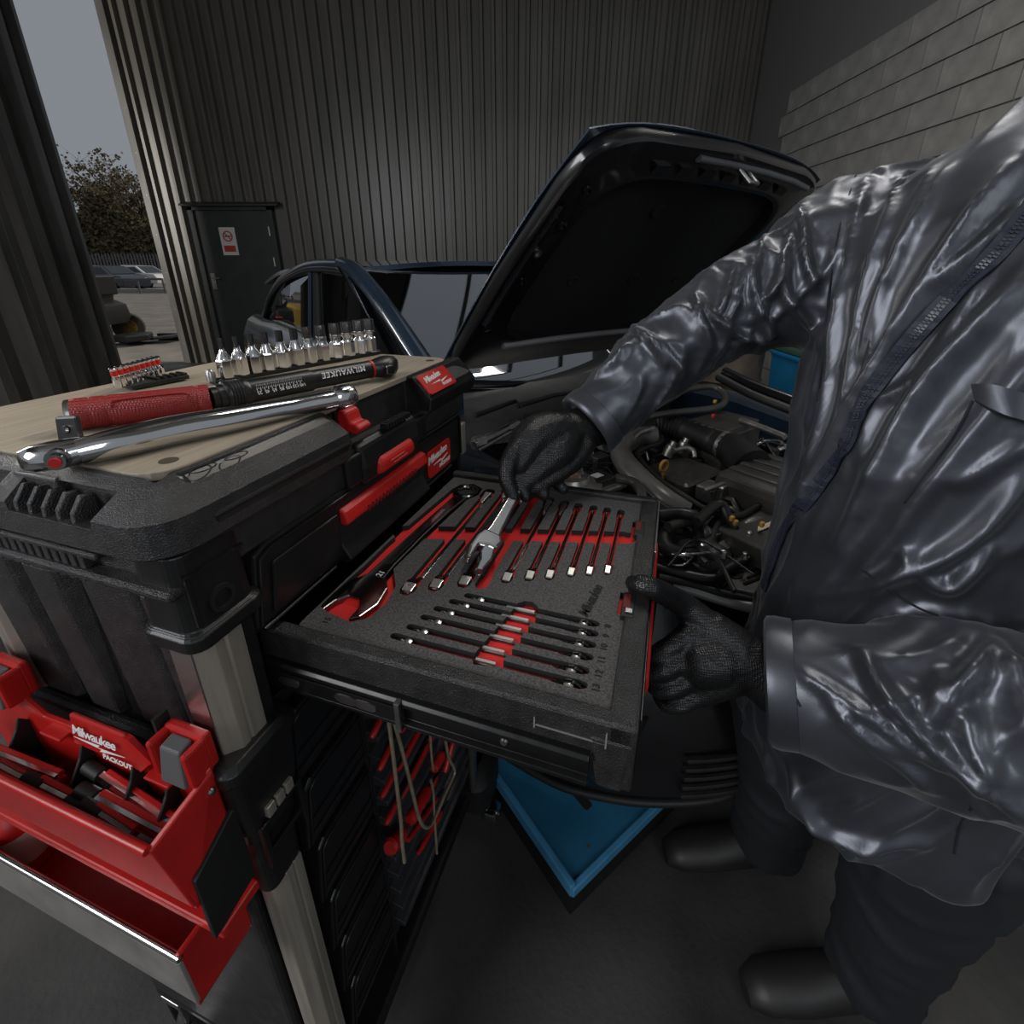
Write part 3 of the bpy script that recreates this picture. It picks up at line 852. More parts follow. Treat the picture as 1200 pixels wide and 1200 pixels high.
# rolling base with caster, upright tube
db = thing('rolling_base', 'black rolling base with swivel casters under the drawer stack', 'rolling base', (-.55, .5, FLOOR), BOX)
obj('deck', MB().box(-.76, -.34, .22, .80, -1.25, -1.222), PLAS2, db, bevel=.008)
obj('upright_tube', MB().lathe([(.012, 0), (.012, .30)], (-.336, .715, -1.225), (0, 0, 1), 14), STEEL, db, smooth=40)
obj('bumper', MB().loft([ring(-.40, -.30, .70, .83, .035, z, i) for z, i in ((-1.30, .02), (-1.28, .0), (-1.20, 0), (-1.17, .03))]), DARK, db, smooth=40)
for x, y in ((-.335, .79), (-.335, .25), (-.73, .79), (-.73, .25)):
    cs = obj('caster', MB().lathe([(.046, -.012), (.05, -.008), (.05, .008), (.046, .012)], (x, y, -1.35), (1, .35, 0), 24), mat('caster_rubber', (.015, .015, .015), .6), db, smooth=40)
    obj('caster_fork', MB().box(x - .020, x - .014, y - .03, y + .03, -1.36, -1.26).box(x + .014, x + .020, y - .03, y + .03, -1.36, -1.26).box(x - .022, x + .022, y - .03, y + .03, -1.268, -1.25), STEEL, cs, bevel=.002)
    obj('brake_pedal', MB().box(x + .012, x + .058, y - .045, y - .012, -1.338, -1.322).box(x + .018, x + .050, y - .058, y - .046, -1.345, -1.318), CHROME, cs, bevel=.004)

# ================================================================== red side tray (chest frame)
TX0, TX1 = -.70, -.352
tr = thing('hanging_tool_tray', 'red tool tray with white script plaque clipped to the chest side', 'tool tray', (-.52, .17, -.56), BOX)
bk = [(TX0, -.545), (TX1, -.545), (TX1, -.428), (-.372, -.418), (-.385, -.418), (-.400, -.432), (-.412, -.446), (-.440, -.446), (-.452, -.436), (-.520, -.430), (-.540, -.444), (-.585, -.446), (-.612, -.428), (-.640, -.418), (TX0, -.418)]
obj('back_wall', MB().prism(bk, 'y', .190, .196), REDB, tr, bevel=.0015)
fy, fz = .138, -.455
obj('front_wall', MB().hexa([(TX0, .146, -.545), (TX1, .146, -.545), (TX1, .150, -.545), (TX0, .150, -.545), (TX0, fy, fz), (-.362, fy, fz), (-.362, fy + .005, fz), (TX0, fy + .005, fz)]), REDB, tr, bevel=.0015)
obj('front_rim', MB().tube([(TX0, fy, fz), (-.365, fy, fz)], .0040, 8), REDB, tr, smooth=60)
obj('end_wall', MB().hexa([(-.357, .148, -.545), (-.352, .148, -.545), (-.352, .196, -.545), (-.357, .196, -.545), (-.368, .138, -.455), (-.362, .138, -.455), (-.350, .194, -.428), (-.356, .194, -.428)]), REDB, tr, bevel=.0015)
obj('tray_floor', MB().box(TX0, TX1, .148, .192, -.550, -.544), REDB, tr)
obj('end_plate', MB().hexa([(-.352, .150, -.60), (-.346, .150, -.60), (-.346, .200, -.59), (-.352, .200, -.59), (-.353, .152, -.515), (-.348, .152, -.515), (-.346, .200, -.485), (-.352, .200, -.485)]), DARK, tr, bevel=.001)
obj('lower_flange', MB().box(TX0, -.345, .155, .200, -.612, -.600), REDB, tr, bevel=.002)
for y, z in ((.188, -.447), (.188, -.500), (.172, -.560)):
    obj('screw', MB().lathe([(.0036, 0), (.003, .0022), (.001, .003)], (-.350, y, z), (1, 0, 0), 10), STEEL, tr, smooth=40)
# plaque with lettering
pq = obj('plaque', MB().hexa([(-.533, .184, -.456), (-.435, .184, -.456), (-.435, .190, -.456), (-.533, .190, -.456), (-.526, .187, -.416), (-.449, .187, -.416), (-.449, .192, -.416), (-.526, .192, -.416)]), REDB, tr, bevel=.002)
obj('plaque_point', MB().hexa([(-.438, .184, -.456), (-.419, .186, -.438), (-.420, .190, -.438), (-.438, .190, -.456), (-.451, .187, -.417), (-.443, .187, -.419), (-.443, .192, -.419), (-.451, .192, -.417)]), REDB, pq)
Mp = basis((-.484, .1835, -.433), (1, 0, 0), (0, .10, 1))
obj('script_lettering', text_mesh('Milwaukee', .0165, .22, .0002, space=.86, bold=.0002).xf(Mp @ Matrix.Translation((-.006, .004, .001))), WHT, pq)
obj('lightning_mark', MB().prism([(-.036, -.0050), (.002, -.0030), (-.002, -.0065), (.036, -.0045), (.000, -.0105), (.004, -.0070)], 'z', .001, .0014).xf(Mp), WHT, pq)
obj('small_lettering', text_mesh('PACKOUT', .0085, .12, .0002, bold=.00025).xf(Mp @ Matrix.Translation((.022, -.0155, .0008))), WHT, pq)
# grey clips in red housings
for cx, cz in ((-.378, -.414), (-.632, -.412)):
    hs = obj('clip_housing', MB().box(cx - .024, cx - .017, .178, .200, cz - .020, cz + .020).box(cx + .017, cx + .024, .178, .200, cz - .020, cz + .020).box(cx - .024, cx + .024, .196, .206, cz - .018, cz + .022), REDB, tr, bevel=.003)
    obj('clip', MB().hexa([(cx - .015, .176, cz - .022), (cx + .015, .176, cz - .022), (cx + .015, .190, cz - .022), (cx - .015, .190, cz - .022), (cx - .012, .182, cz + .016), (cx + .012, .182, cz + .016), (cx + .012, .196, cz + .018), (cx - .012, .196, cz + .018)]), GREYP, hs, bevel=.002)
    obj('clip_bar', MB().box(cx - .030, cx - .026, .192, .205, cz - .002, cz + .030), DARK, hs)
for y in (-.562, -.412):
    obj('ledge', MB().box(y - .016, y + .016, .180, .191, -.456, -.453), REDB, tr, bevel=.001)
# black dividers
for dx in (-.620, -.520, -.448, -.402):
    obj('divider', MB().prism([(.150, -.540), (.190, -.540), (.190, -.462), (.183, -.452), (.178, -.464), (.160, -.490), (.150, -.498)], 'x', dx, dx + .0035), DARK, tr, bevel=.001)
# long tools lying in the tray
tools = [((104, 899), (204, 966), .0055, 1, 'black-tipped tool against the last divider of the red tray'), ((96, 926), (202, 982), .0062, 1, 'chrome driver with red reflection in the middle of the red tray'),
         ((80, 940), (184, 990), .0050, 1, 'thin chrome driver along the front of the red tray'), ((88, 953), (150, 982), .0050, 1, 'short chrome driver at the front rim of the red tray'),
         ((16, 925), (96, 944), .0060, 2, 'ring-headed chrome tool with black band in the red tray'), ((-30, 884), (72, 918), .0055, 0, 'long chrome shank at the left of the red tray'),
         ((-30, 872), (68, 911), .0050, 0, 'chrome shank with red reflection behind the others at the left of the red tray'), ((-40, 905), (60, 930), .0045, 0, 'dark shank under the ring-headed tool in the red tray')]
for i, (a, b, r, k, lab) in enumerate(tools):
    zt = -.474 - .004 * (i % 3)
    A = bz(*a, zt); B = bz(*b, zt - .012)
    for q in (A, B):
        q.x = min(max(q.x, TX0 + .012), -.372)
        q.y = min(max(q.y, .153), .184)
    dv = (B - A).normalized()
    tl = thing('nut_driver' if k else 'steel_bar', lab, 'hand tool', (A + B) / 2 - Vector((0, 0, r)), BOX, 'long tools in the red tray')
    obj('shank', MB().tube([A, B], r, 6), CHROME if i % 3 != 2 else CHR_D, tl, smooth=25)
    obj('red_reflection', MB().tube([A.lerp(B, .2) + Vector((.001, .0035, r * .55)), B + Vector((.001, .003, r * .5))], r * .66, 6), REDP, tl, smooth=25)  # red strip put on for the red mirrored in the chrome
    if k:
        obj('band', MB().tube([A - dv * .002, A + dv * .020], r * 1.25, 10), DARK, tl, smooth=40)
    if k == 2:
        c = B + dv * .002
        obj('ring_head', MB().loft([[c + Vector((rr * math.cos(t), h, rr * math.sin(t))) for t in [2 * PI * j / 16 for j in range(16)]] for rr, h in ((.011, 0), (.012, -.010), (.0085, -.010), (.008, -.002))], cap=False), CHROME, tl, smooth=40)

# second tray low at the left, with a bottle in it
t2 = thing('low_tool_tray', 'red tray below the hanging tool tray at the lower left corner', 'tool tray', (-.56, .15, -.74), BOX)
obj('back_wall', MB().box(-.80, -.40, .205, .211, -.74, -.62), REDB, t2, bevel=.002)
obj('floor', MB().box(-.80, -.40, .14, .208, -.745, -.738), REDB, t2)
obj('front_wall', MB().box(-.80, -.40, .138, .144, -.74, -.66), mat('clear_grey_panel', (.20, .185, .17), .35, var=.2, vs=20), t2, bevel=.002)
obj('rim_bar', MB().tube([(-.80, .141, -.655), (-.40, .141, -.655)], .004, 8), CHROME, t2, smooth=50)
obj('end_wall', MB().box(-.406, -.400, .14, .208, -.74, -.65), REDB, t2, bevel=.002)
bt = thing('small_bottle', 'small bottle with off-white label at the lower left edge', 'bottle', (-.735, .172, -.738), BOX)
obj('body', MB().lathe([(.026, 0), (.028, .004), (.028, .075), (.024, .090), (.011, .100), (.011, .108)], (-.735, .172, -.738), (0, 0, 1), 20), REDP, bt, smooth=40)
obj('paper_label', MB().lathe([(.0285, .018), (.0285, .066)], (-.735, .172, -.738), (0, 0, 1), 20), mat('paper_label', (.55, .50, .42), .7), bt, smooth=40)
obj('cap', MB().lathe([(.013, .106), (.013, .124), (.011, .127)], (-.735, .172, -.738), (0, 0, 1), 16), DARK, bt, smooth=40)

# ================================================================== loose tools on the worktop
WT = -.1553
tq = thing('torque_wrench', 'torque wrench with red grip and black shaft lying on the worktop', 'torque wrench', bz(250, 475, WT), BOX)
gA = bz(86, 486, WT + .0165); gB = bz(247, 467, WT + .0165)
gd = (gB - gA).normalized()
hB = bz(437, 432, WT + .0165)
sd = (hB - gB).normalized()
gl = (gB - gA).length
prof = [(.0150, 0), (.0160, .003), (.0160, .012), (.0152, .014), (.0160, .017), (.0160, .026), (.0150, .028), (.0160, .031), (.0160, gl * .88), (.0150, gl * .90), (.0163, gl * .92), (.0163, gl * .98), (.0150, gl)]
obj('grip', MB().lathe(prof, gA, gd, 24), REDG, tq, smooth=50)
obj('end_cap', MB().lathe([(.0152, -.004), (.0156, -.001), (.0150, .001)], gA, gd, 24), STEEL, tq, smooth=40)
side = Vector((0, 0, 1)).cross(gd).normalized() * -1      # towards the viewer
gp = []
for (t, h) in ((.28, -.006), (.28, .008), (.34, .013), (.80, .013), (.86, .006), (.86, -.008)):
    ang = h / .016
    gp.append(gA + gd * gl * t + (side * math.cos(ang) + Vector((0, 0, 1)) * math.sin(ang)) * .0161)
obj('grip_moulding', MB().tube(smooth_path(gp, 4), .0009, 6), REDG, tq, smooth=60)
L = (hB - gB).length
obj('collar', MB().lathe([(.0120, 0), (.0120, .006), (.0140, .007), (.0140, .013), (.0165, .014), (.0165, .016)] + [(.0172 - .0012 * (k % 2), .018 + .0016 * k) for k in range(10)] + [(.0165, .036), (.0150, .040)], gB, sd, 24), PLAS2, tq, smooth=30)
obj('scale_tube', MB().lathe([(.0140, .038), (.0140, L * .55)], gB, sd, 20), PLAS2, tq, smooth=40)
obj('shaft', MB().lathe([(.0125, L * .55), (.0125, L * .975)], gB, sd, 20), PLAS2, tq, smooth=40)
up = Vector((0, 0, 1))
for k in range(26):
    t = .05 + k * (L * .5 - .05) / 26
    p = gB + sd * t
    ang = .55
    q = p + (side * math.cos(ang) + up * math.sin(ang)) * .0142
    ln = .004 if k % 2 else .0065
    tv = (up * math.cos(ang) - side * math.sin(ang))
    obj('scale_mark', MB().tube([q - tv * ln, q + tv * ln * .2], .0003, 4), WHT, tq)
    if k % 4 == 1:
        obj('scale_digits', text_mesh('%d' % (20 + k * 5), .0055, 0, .0001).xf(basis(q - tv * .0085 + side * .0008, -sd, -tv)), WHT, tq)
ang = .45
tv = (up * math.cos(ang) - side * math.sin(ang))
obj('lettering', text_mesh('MILWAUKEE', .0105, .15, .0002, space=1.15, bold=.0002).xf(basis(gB + sd * L * .775 + (side * math.cos(ang) + up * math.sin(ang)) * .0128, -sd, -tv)), WHT, tq)
obj('red_ring', MB().lathe([(.0136, L * .970), (.0136, L * .982)], gB, sd, 20), REDP, tq, smooth=40)
hc = hB + sd * .016
hm = MB()
rings = []
for t, w, h in ((-.022, .0115, .012), (-.012, .016, .0135), (0, .0215, .0155), (.010, .0215, .0155), (.021, .015, .0135), (.027, .006, .008)):
    p = hc + sd * t
    rings.append([p + side * (w * math.cos(a)) + up * (h * math.sin(a)) for a in [2 * PI * k / 16 for k in range(16)]])
hm.loft(rings)
hd_ = obj('ratchet_head', hm, PLAS2, tq, smooth=50)
obj('square_drive', MB().box(-.006, .006, -.006, .006, 0, .012).xf(basis(hc + side * .016, sd, up)), CHR_D, hd_, bevel=.001)

# chrome ratchet in front
rt = thing('chrome_ratchet', 'long polished chrome ratchet handle in front of the red grip', 'ratchet', bz(230, 505, WT), BOX)
hp = [bz(u, v, WT + z) for u, v, z in ((92, 530, .012), (135, 520, .013), (200, 505, .013), (270, 492, .012), (340, 478, .011), (385, 469, .012), (407, 464, .012))]
path = smooth_path(hp, 5)
rr = []
for i in range(len(path)):
    t = i / (len(path) - 1)
    rr.append(.0105 + .0035 * math.sin(PI * min(1, t * 1.5)) if t < .9 else .0120)
obj('handle', MB().tube(path, rr, 14), CHROME, rt, smooth=60)
e = hp[-1]; ed = (hp[-1] - hp[-2]).normalized()
obj('handle_end', MB().lathe([(.0115, -.018), (.0145, -.013), (.0145, .003), (.0120, .007)], e, ed, 18), CHROME, rt, smooth=40)
h0 = bz(70, 532, WT + .011)
hdv = (hp[1] - h0).normalized(); hs_ = Vector((0, 0, 1)).cross(hdv).normalized()
hm = MB()
rings = []
for t, w, h in ((-.024, .005, .008), (-.016, .013, .011), (-.004, .0165, .0115), (.010, .0150, .0115), (.022, .0105, .0105), (.032, .009, .009)):
    p = h0 + hdv * t
    rings.append([p + hs_ * (w * math.cos(a)) + up * (h * math.sin(a)) for a in [2 * PI * k / 16 for k in range(16)]])
hm.loft(rings)
hh = obj('ratchet_head', hm, CHROME, rt, smooth=60)
obj('square_drive', MB().lathe([(.0085, 0), (.0085, .006), (.0065, .0065), (.0065, .013)], h0 - hs_ * .010 + hdv * .002, -hs_, 14), CHR_D, hh, smooth=40)
obj('release_button', MB().lathe([(.0042, .012), (.004, .0155)], h0 - hs_ * .010 + hdv * .002, -hs_, 12), REDP, hh, smooth=40)
lv = bz(72, 505, WT + .024)
obj('selector_lever', MB().hexa([lv + Vector((-.012, 0, -.014)), lv + Vector((.012, .004, -.014)), lv + Vector((.012, .008, -.014)), lv + Vector((-.012, .004, -.014)),
                                 lv + Vector((-.012, .004, .010)), lv + Vector((.010, .008, .012)), lv + Vector((.010, .012, .012)), lv + Vector((-.012, .008, .010))]), PLAS2, hh, bevel=.002)
obj('lever_screw', MB().lathe([(.0035, 0), (.003, .002)], lv + Vector((-.001, .004, .0)), (0, -1, .1), 12), CHROME, hh, smooth=40)

# twelve bit sockets standing in a row behind the torque wrench
HEX = 6
s0 = bz(268, 447, WT); s1 = bz(435, 416, WT)
rl = thing('socket_rail', 'black rail under the tall bit sockets on the worktop', 'socket rail', (s0 + s1) / 2, BOX)
sdv = (s1 - s0).normalized(); spv = Vector((-sdv.y, sdv.x, 0))
e0, e1 = s0 - sdv * .022, s1 + sdv * .018
obj('rail_bar', MB().prism([((e0 + spv * .009).x, (e0 + spv * .009).y), ((e1 + spv * .009).x, (e1 + spv * .009).y), ((e1 - spv * .009).x, (e1 - spv * .009).y), ((e0 - spv * .009).x, (e0 - spv * .009).y)], 'z', WT, WT + .006), PLAS2, rl, bevel=.001)
obj('rail_lip', MB().tube([e0 + up * .006, e1 + up * .006], .0022, 6), PLAS2, rl)
obj('end_stop', MB().lathe([(.006, 0), (.006, .012), (.003, .016)], e0 + up * .005, (0, 0, 1), 10), STEEL, rl, smooth=40)
us = [264, 282, 298, 313, 329, 345, 360, 376, 393, 408, 424, 437]
nth = ['first', 'second', 'third', 'fourth', 'fifth', 'sixth', 'seventh', 'eighth', 'ninth', 'tenth', 'eleventh', 'last']
for i, u in enumerate(us):
    t = (u - 264) / (437 - 264)
    p = s0.lerp(s1, t ** 1.12) + up * .006
    rb = .0112 + .0006 * (i % 3 == 2)
    hgt = .027
    tip = .0034 + .00066 * i
    hb_ = .047 + .0004 * i
    sk = thing('bit_socket', '%s tall chrome bit socket from the red grip, %s' % (nth[i], 'thin pointed bit' if i < 3 else ('medium bit' if i < 7 else 'thick splined bit')), 'socket', p, BOX, 'bit sockets standing on the rail')
    a0 = random.uniform(0, 1)
    x = Vector((math.cos(a0), math.sin(a0), 0)); y = Vector((-math.sin(a0), math.cos(a0), 0))
    rings = [[p + up * z + (x * math.cos(2 * PI * k / 6) + y * math.sin(2 * PI * k / 6)) * r for k in range(6)] for z, r in ((0, rb * .95), (.002, rb), (hgt - .003, rb), (hgt, rb * .9))]
    obj('hex_body', MB().loft(rings), CHROME, sk, bevel=.0008)
    obj('neck', MB().lathe([(rb * .86, hgt - .001), (rb * .70, hgt + .004), (max(tip * 1.12, rb * .40), hgt + .009), (tip * 1.05, hgt + .013)], p, (0, 0, 1), 14), CHROME, sk, smooth=50)
    n = 6 if i < 6 else 12
    rings = [[p + up * z + Vector((math.cos(2 * PI * k / n), math.sin(2 * PI * k / n), 0)) * (tip * (1 if k % 2 else .84)) for k in range(n)] for z in (hgt + .012, hb_ + .008)]
    obj('bit', MB().loft(rings), CHR_D, sk)

# small sockets with red bands on a short rail
q0 = bz(140, 457, WT + .004); q1 = bz(187, 441, WT + .004)
rl2 = thing('socket_rail', 'short black rail under the small red-banded sockets', 'socket rail', (q0 + q1) / 2, BOX)
f0 = bz(150, 456, WT + .002); f1 = bz(218, 443, WT + .002)
fd = (f1 - f0).normalized(); fp_ = Vector((-fd.y, fd.x, 0))
obj('rail_bar', MB().hexa([f0 - fp_ * .010, f1 - fp_ * .010, f1 + fp_ * .018, f0 + fp_ * .018, f0 - fp_ * .010 + up * .006, f1 - fp_ * .010 + up * .006, f1 + fp_ * .018 + up * .006, f0 + fp_ * .018 + up * .006]), PLAS2, rl2, bevel=.001)
for k in range(5):
    c = f0.lerp(f1, .45 + k * .12)
    obj('rail_slot', MB().hexa([c - fp_ * .008 + up * .006, c + fd * .004 - fp_ * .008 + up * .006, c + fd * .004 + fp_ * .014 + up * .006, c + fp_ * .014 + up * .006,
                                c - fp_ * .008 + up * .009, c + fd * .004 - fp_ * .008 + up * .009, c + fd * .004 + fp_ * .014 + up * .009, c + fp_ * .014 + up * .009]), DARK, rl2)
for i in range(9):
    p = q0.lerp(q1, i / 8) + up * .004
    r = .0048 + .0004 * i
    sk = thing('small_socket', '%s small red-banded socket along the short rail, counted from the left' % nth[i], 'socket', p, BOX, 'small red-banded sockets')
    obj('body', MB().lathe([(r * .92, 0), (r, .001), (r, .011), (r * .78, .014), (r * .78, .016)], p, (.12, -.10, 1), 12), CHROME, sk, smooth=35)
    obj('red_band', MB().lathe([(r * .83, .0155), (r * .83, .023)], p, (.12, -.10, 1), 12), REDP, sk, smooth=40)
    obj('rim', MB().lathe([(r * .86, .0225), (r * .86, .025), (r * .6, .026)], p, (.12, -.10, 1), 12), CHROME, sk, smooth=35)

# ================================================================== blue lift platform (car frame)
BLUE = mat('worn_blue_paint', (.020, .125, .235), .42, var=.35, vs=6, bump=.2, bs=60, rvar=.12, col2=(.030, .17, .30), dist=.001)
BLUEE = mat('blue_paint_edge', (.06, .24, .42), .4, var=.2, vs=10)
cc = CAR.I @ Vector((.132, .612, 0))
PZ = -1.28
pf = thing('lift_platform', 'blue painted steel lift platform on the floor under the car', 'lift platform', (cc.x + .3, cc.y + 1.2, FLOOR), CAR)
obj('deck', MB().box(cc.x, cc.x + .56, cc.y, cc.y + 2.6, PZ - .012, PZ), BLUE, pf, bevel=.006)
obj('side_skirt', MB().box(cc.x - .004, cc.x + .012, cc.y, cc.y + 2.6, PZ - .02, PZ + .018), BLUEE, pf, bevel=.004)
obj('front_skirt', MB().box(cc.x, cc.x + .56, cc.y - .004, cc.y + .010, PZ - .02, PZ + .010), BLUEE, pf, bevel=.003)
obj('under_frame', MB().box(cc.x + .01, cc.x + .55, cc.y + .01, cc.y + 2.59, FLOOR, PZ - .012), DARK, pf)
for k in range(3):
    obj('deck_slot', MB().prism(rrect(cc.x + .14 + k * .045, cc.x + .165 + k * .045, cc.y + .10, cc.y + .18, .008, 3), 'z', PZ, PZ + .0006), BLK, pf)
for k in range(26):
    x, y = cc.x + random.uniform(.03, .5), cc.y + random.uniform(.03, .9)
    r = random.uniform(.0015, .004)
    obj('rust_spot', MB().lathe([(r, 0), (r, .0005)], (x, y, PZ + .0001), (0, 0, 1), 7), mat('rust', (.10, .045, .02), .9), pf)
# ================================================================== the person at the drawer
pn = thing('person', 'person in shiny dark navy zip jacket and black gloves lifting a wrench', 'person', (.62, .62, FLOOR))
up = Vector((0, 0, 1))


def satin(name, col, rough):
    m = mat(name, col, rough, var=.25, vs=9, rvar=.07)
    nt = m.node_tree; b = nt.nodes['Principled BSDF']
    b.inputs['Sheen Weight'].default_value = .12
    b.inputs['Sheen Roughness'].default_value = .4
    b.inputs['Coat Weight'].default_value = .12
    b.inputs['Coat Roughness'].default_value = .25
    tc = nt.nodes.new('ShaderNodeTexCoord')
    w = nt.nodes.new('ShaderNodeTexNoise'); w.inputs['Scale'].default_value = 900; w.inputs['Detail'].default_value = 2
    n2 = nt.nodes.new('ShaderNodeTexNoise'); n2.inputs['Scale'].default_value = 35; n2.inputs['Detail'].default_value = 4
    ad = nt.nodes.new('ShaderNodeMath'); ad.operation = 'MULTIPLY_ADD'; ad.inputs[1].default_value = .12
    nt.links.new(tc.outputs['Object'], w.inputs['Vector']); nt.links.new(tc.outputs['Object'], n2.inputs['Vector'])
    nt.links.new(w.outputs['Fac'], ad.inputs[0]); nt.links.new(n2.outputs['Fac'], ad.inputs[2])
    bp = nt.nodes.new('ShaderNodeBump'); bp.inputs['Strength'].default_value = .12; bp.inputs['Distance'].default_value = .003
    nt.links.new(ad.outputs[0], bp.inputs['Height']); nt.links.new(bp.outputs['Normal'], b.inputs['Normal'])
    return m


JACKET = satin('navy_satin', (.082, .087, .102), .40)
JACKET.node_tree.nodes['Principled BSDF'].inputs['Metallic'].default_value = .7
NAVY = mat('navy_tape', (.014, .017, .034), .6, bump=.4, bs=1500, dist=.0004)
TROU = mat('dark_trousers', (.010, .011, .014), .7, bump=.4, bs=500, dist=.0006)
GLOVE = mat('black_nitrile', (.0085, .0085, .0085), .36, spec=.5)
nt = GLOVE.node_tree
tc = nt.nodes.new('ShaderNodeTexCoord'); vo = nt.nodes.new('ShaderNodeTexVoronoi'); vo.inputs['Scale'].default_value = 400
vo.inputs['Randomness'].default_value = .25
bp = nt.nodes.new('ShaderNodeBump'); bp.inputs['Strength'].default_value = .65; bp.inputs['Distance'].default_value = .0011
nt.links.new(tc.outputs['Object'], vo.inputs['Vector']); nt.links.new(vo.outputs['Distance'], bp.inputs['Height'])
nt.links.new(bp.outputs['Normal'], nt.nodes['Principled BSDF'].inputs['Normal'])

# --- jacket volume: torso rings and two sleeves, grown into one surface
TOR = [(-.80, .625, .605, .235, .190, 150), (-.66, .615, .600, .232, .190, 150), (-.50, .600, .605, .222, .180, 150), (-.36, .597, .612, .215, .174, 158),
       (-.20, .602, .620, .214, .168, 175), (-.05, .610, .620, .212, .156, 192), (.03, .617, .615, .200, .145, 202), (.09, .628, .610, .160, .122, 205),
       (.14, .645, .602, .105, .095, 205), (.19, .660, .592, .072, .075, 205), (.25, .668, .585, .064, .068, 205)]


def tor_at(z):
    for a, b in zip(TOR, TOR[1:]):
        if z <= b[0]:
            t = max(0, (z - a[0]) / (b[0] - a[0]))
            return [a[i] + (b[i] - a[i]) * t for i in range(6)]
    return list(TOR[-1])


mb = MB()
rings = []
zz = -.80
while zz <= .2501:
    z, cx, cy, wa, db_, an = tor_at(zz)
    an = math.radians(an)
    n = Vector((math.cos(an), math.sin(an), 0)); s = Vector((-n.y, n.x, 0))
    rr_ = []
    for k in range(40):
        a = 2 * PI * k / 40
        ca, sa = math.cos(a), math.sin(a)
        rr_.append(Vector((cx, cy, zz)) + s * (wa * math.copysign(abs(ca) ** .88, ca)) + n * (db_ * math.copysign(abs(sa) ** .88, sa)))
    rings.append(rr_)
    zz += .05
mb.loft(rings)
ARM_R = [(1075, 290, .72, .115), (1010, 298, .74, .116), (930, 338, .765, .098), (850, 368, .785, .079), (780, 418, .795, .067), (720, 470, .795, .059), (689, 497, .790, .0555)]
pr_ = smooth_path([atd(u, v, d) for u, v, d, r in ARM_R], 6)
rrs = [ARM_R[min(i // 6, len(ARM_R) - 2)][3] + (ARM_R[min(i // 6 + 1, len(ARM_R) - 1)][3] - ARM_R[min(i // 6, len(ARM_R) - 2)][3]) * ((i % 6) / 6 if i // 6 < len(ARM_R) - 1 else 1) for i in range(len(pr_))]
mb.tube(pr_, rrs, 24)
SL = Vector((.690, .465, -.02)); EL = Vector((.575, .285, -.385)); WL = atd(906, 796, .555)
ARM_L = [(SL, .112), (SL.lerp(EL, .5) + Vector((.03, -.01, 0)), .10), (EL, .096), (EL.lerp(WL, .45), .092), (EL.lerp(WL, .8), .076), (WL, .0665)]
pl_ = smooth_path([p for p, r in ARM_L], 6)
rls = [ARM_L[min(i // 6, 4)][1] + (ARM_L[min(i // 6 + 1, 5)][1] - ARM_L[min(i // 6, 4)][1]) * ((i % 6) / 6 if i // 6 < 5 else 1) for i in range(len(pl_))]
mb.tube(pl_, rls, 24)
o = raw_object(mb)
m = o.modifiers.new('r', 'REMESH'); m.mode = 'VOXEL'; m.voxel_size = .009
m = o.modifiers.new('s', 'SMOOTH'); m.iterations = 10; m.factor = .5
m = o.modifiers.new('u', 'SUBSURF'); m.levels = 1; m.render_levels = 1
jk = evaluated(o)
kill(o)


def ridge(p):
    return (1 - min(1, abs(noise.noise(p)) * 2.6)) ** 2


def nearest(path, p):
    best, bi, bt = 1e9, 0, 0
    for i in range(0, len(path) - 1):
        a, b = path[i], path[i + 1]
        d = b - a
        t = max(0, min(1, (p - a).dot(d) / d.length_squared))
        q = (a + d * t - p).length
        if q < best:
            best, bi, bt = q, i, t
    return best, bi + bt


lenR = len(pr_) - 1
lenL = len(pl_) - 1


def arc(path):
    out = [0]
    for a, b in zip(path, path[1:]):
        out.append(out[-1] + (b - a).length)
    return out


arR, arL = arc(pr_), arc(pl_)


def arm_fold(path, ar, i, p, sh):
    k = min(int(i), len(path) - 2)
    s = ar[k] + (ar[k + 1] - ar[k]) * (i - k)
    ax = (path[k + 1] - path[k]).normalized()
    c = path[k].lerp(path[k + 1], i - k)
    r = p - c
    x = (Vector((.25, -.35, 1)) - ax * ax.dot(Vector((.25, -.35, 1)))).normalized()
    y = ax.cross(x)
    an = math.atan2(r.dot(y), r.dot(x))
    sw = .055 * math.sin(an + sh) + .03 * math.sin(2 * an + 1.3 * sh)        # folds run obliquely round the sleeve
    q = Vector(((s + sw) * 12, math.cos(an) * .75 + sh, math.sin(an) * .75))
    q2 = Vector(((s - sw * .8) * 22 + 7, math.cos(an) * .8, math.sin(an) * .8 + sh))
    f = ridge(q) * .0105 + ridge(q2) * .0022 + noise.noise(q * .45) * .011 - .004
    L = ar[-1]
    e = min(1, max(0, (L - s - .035) / .06))
    return f * (.12 + .88 * e), s


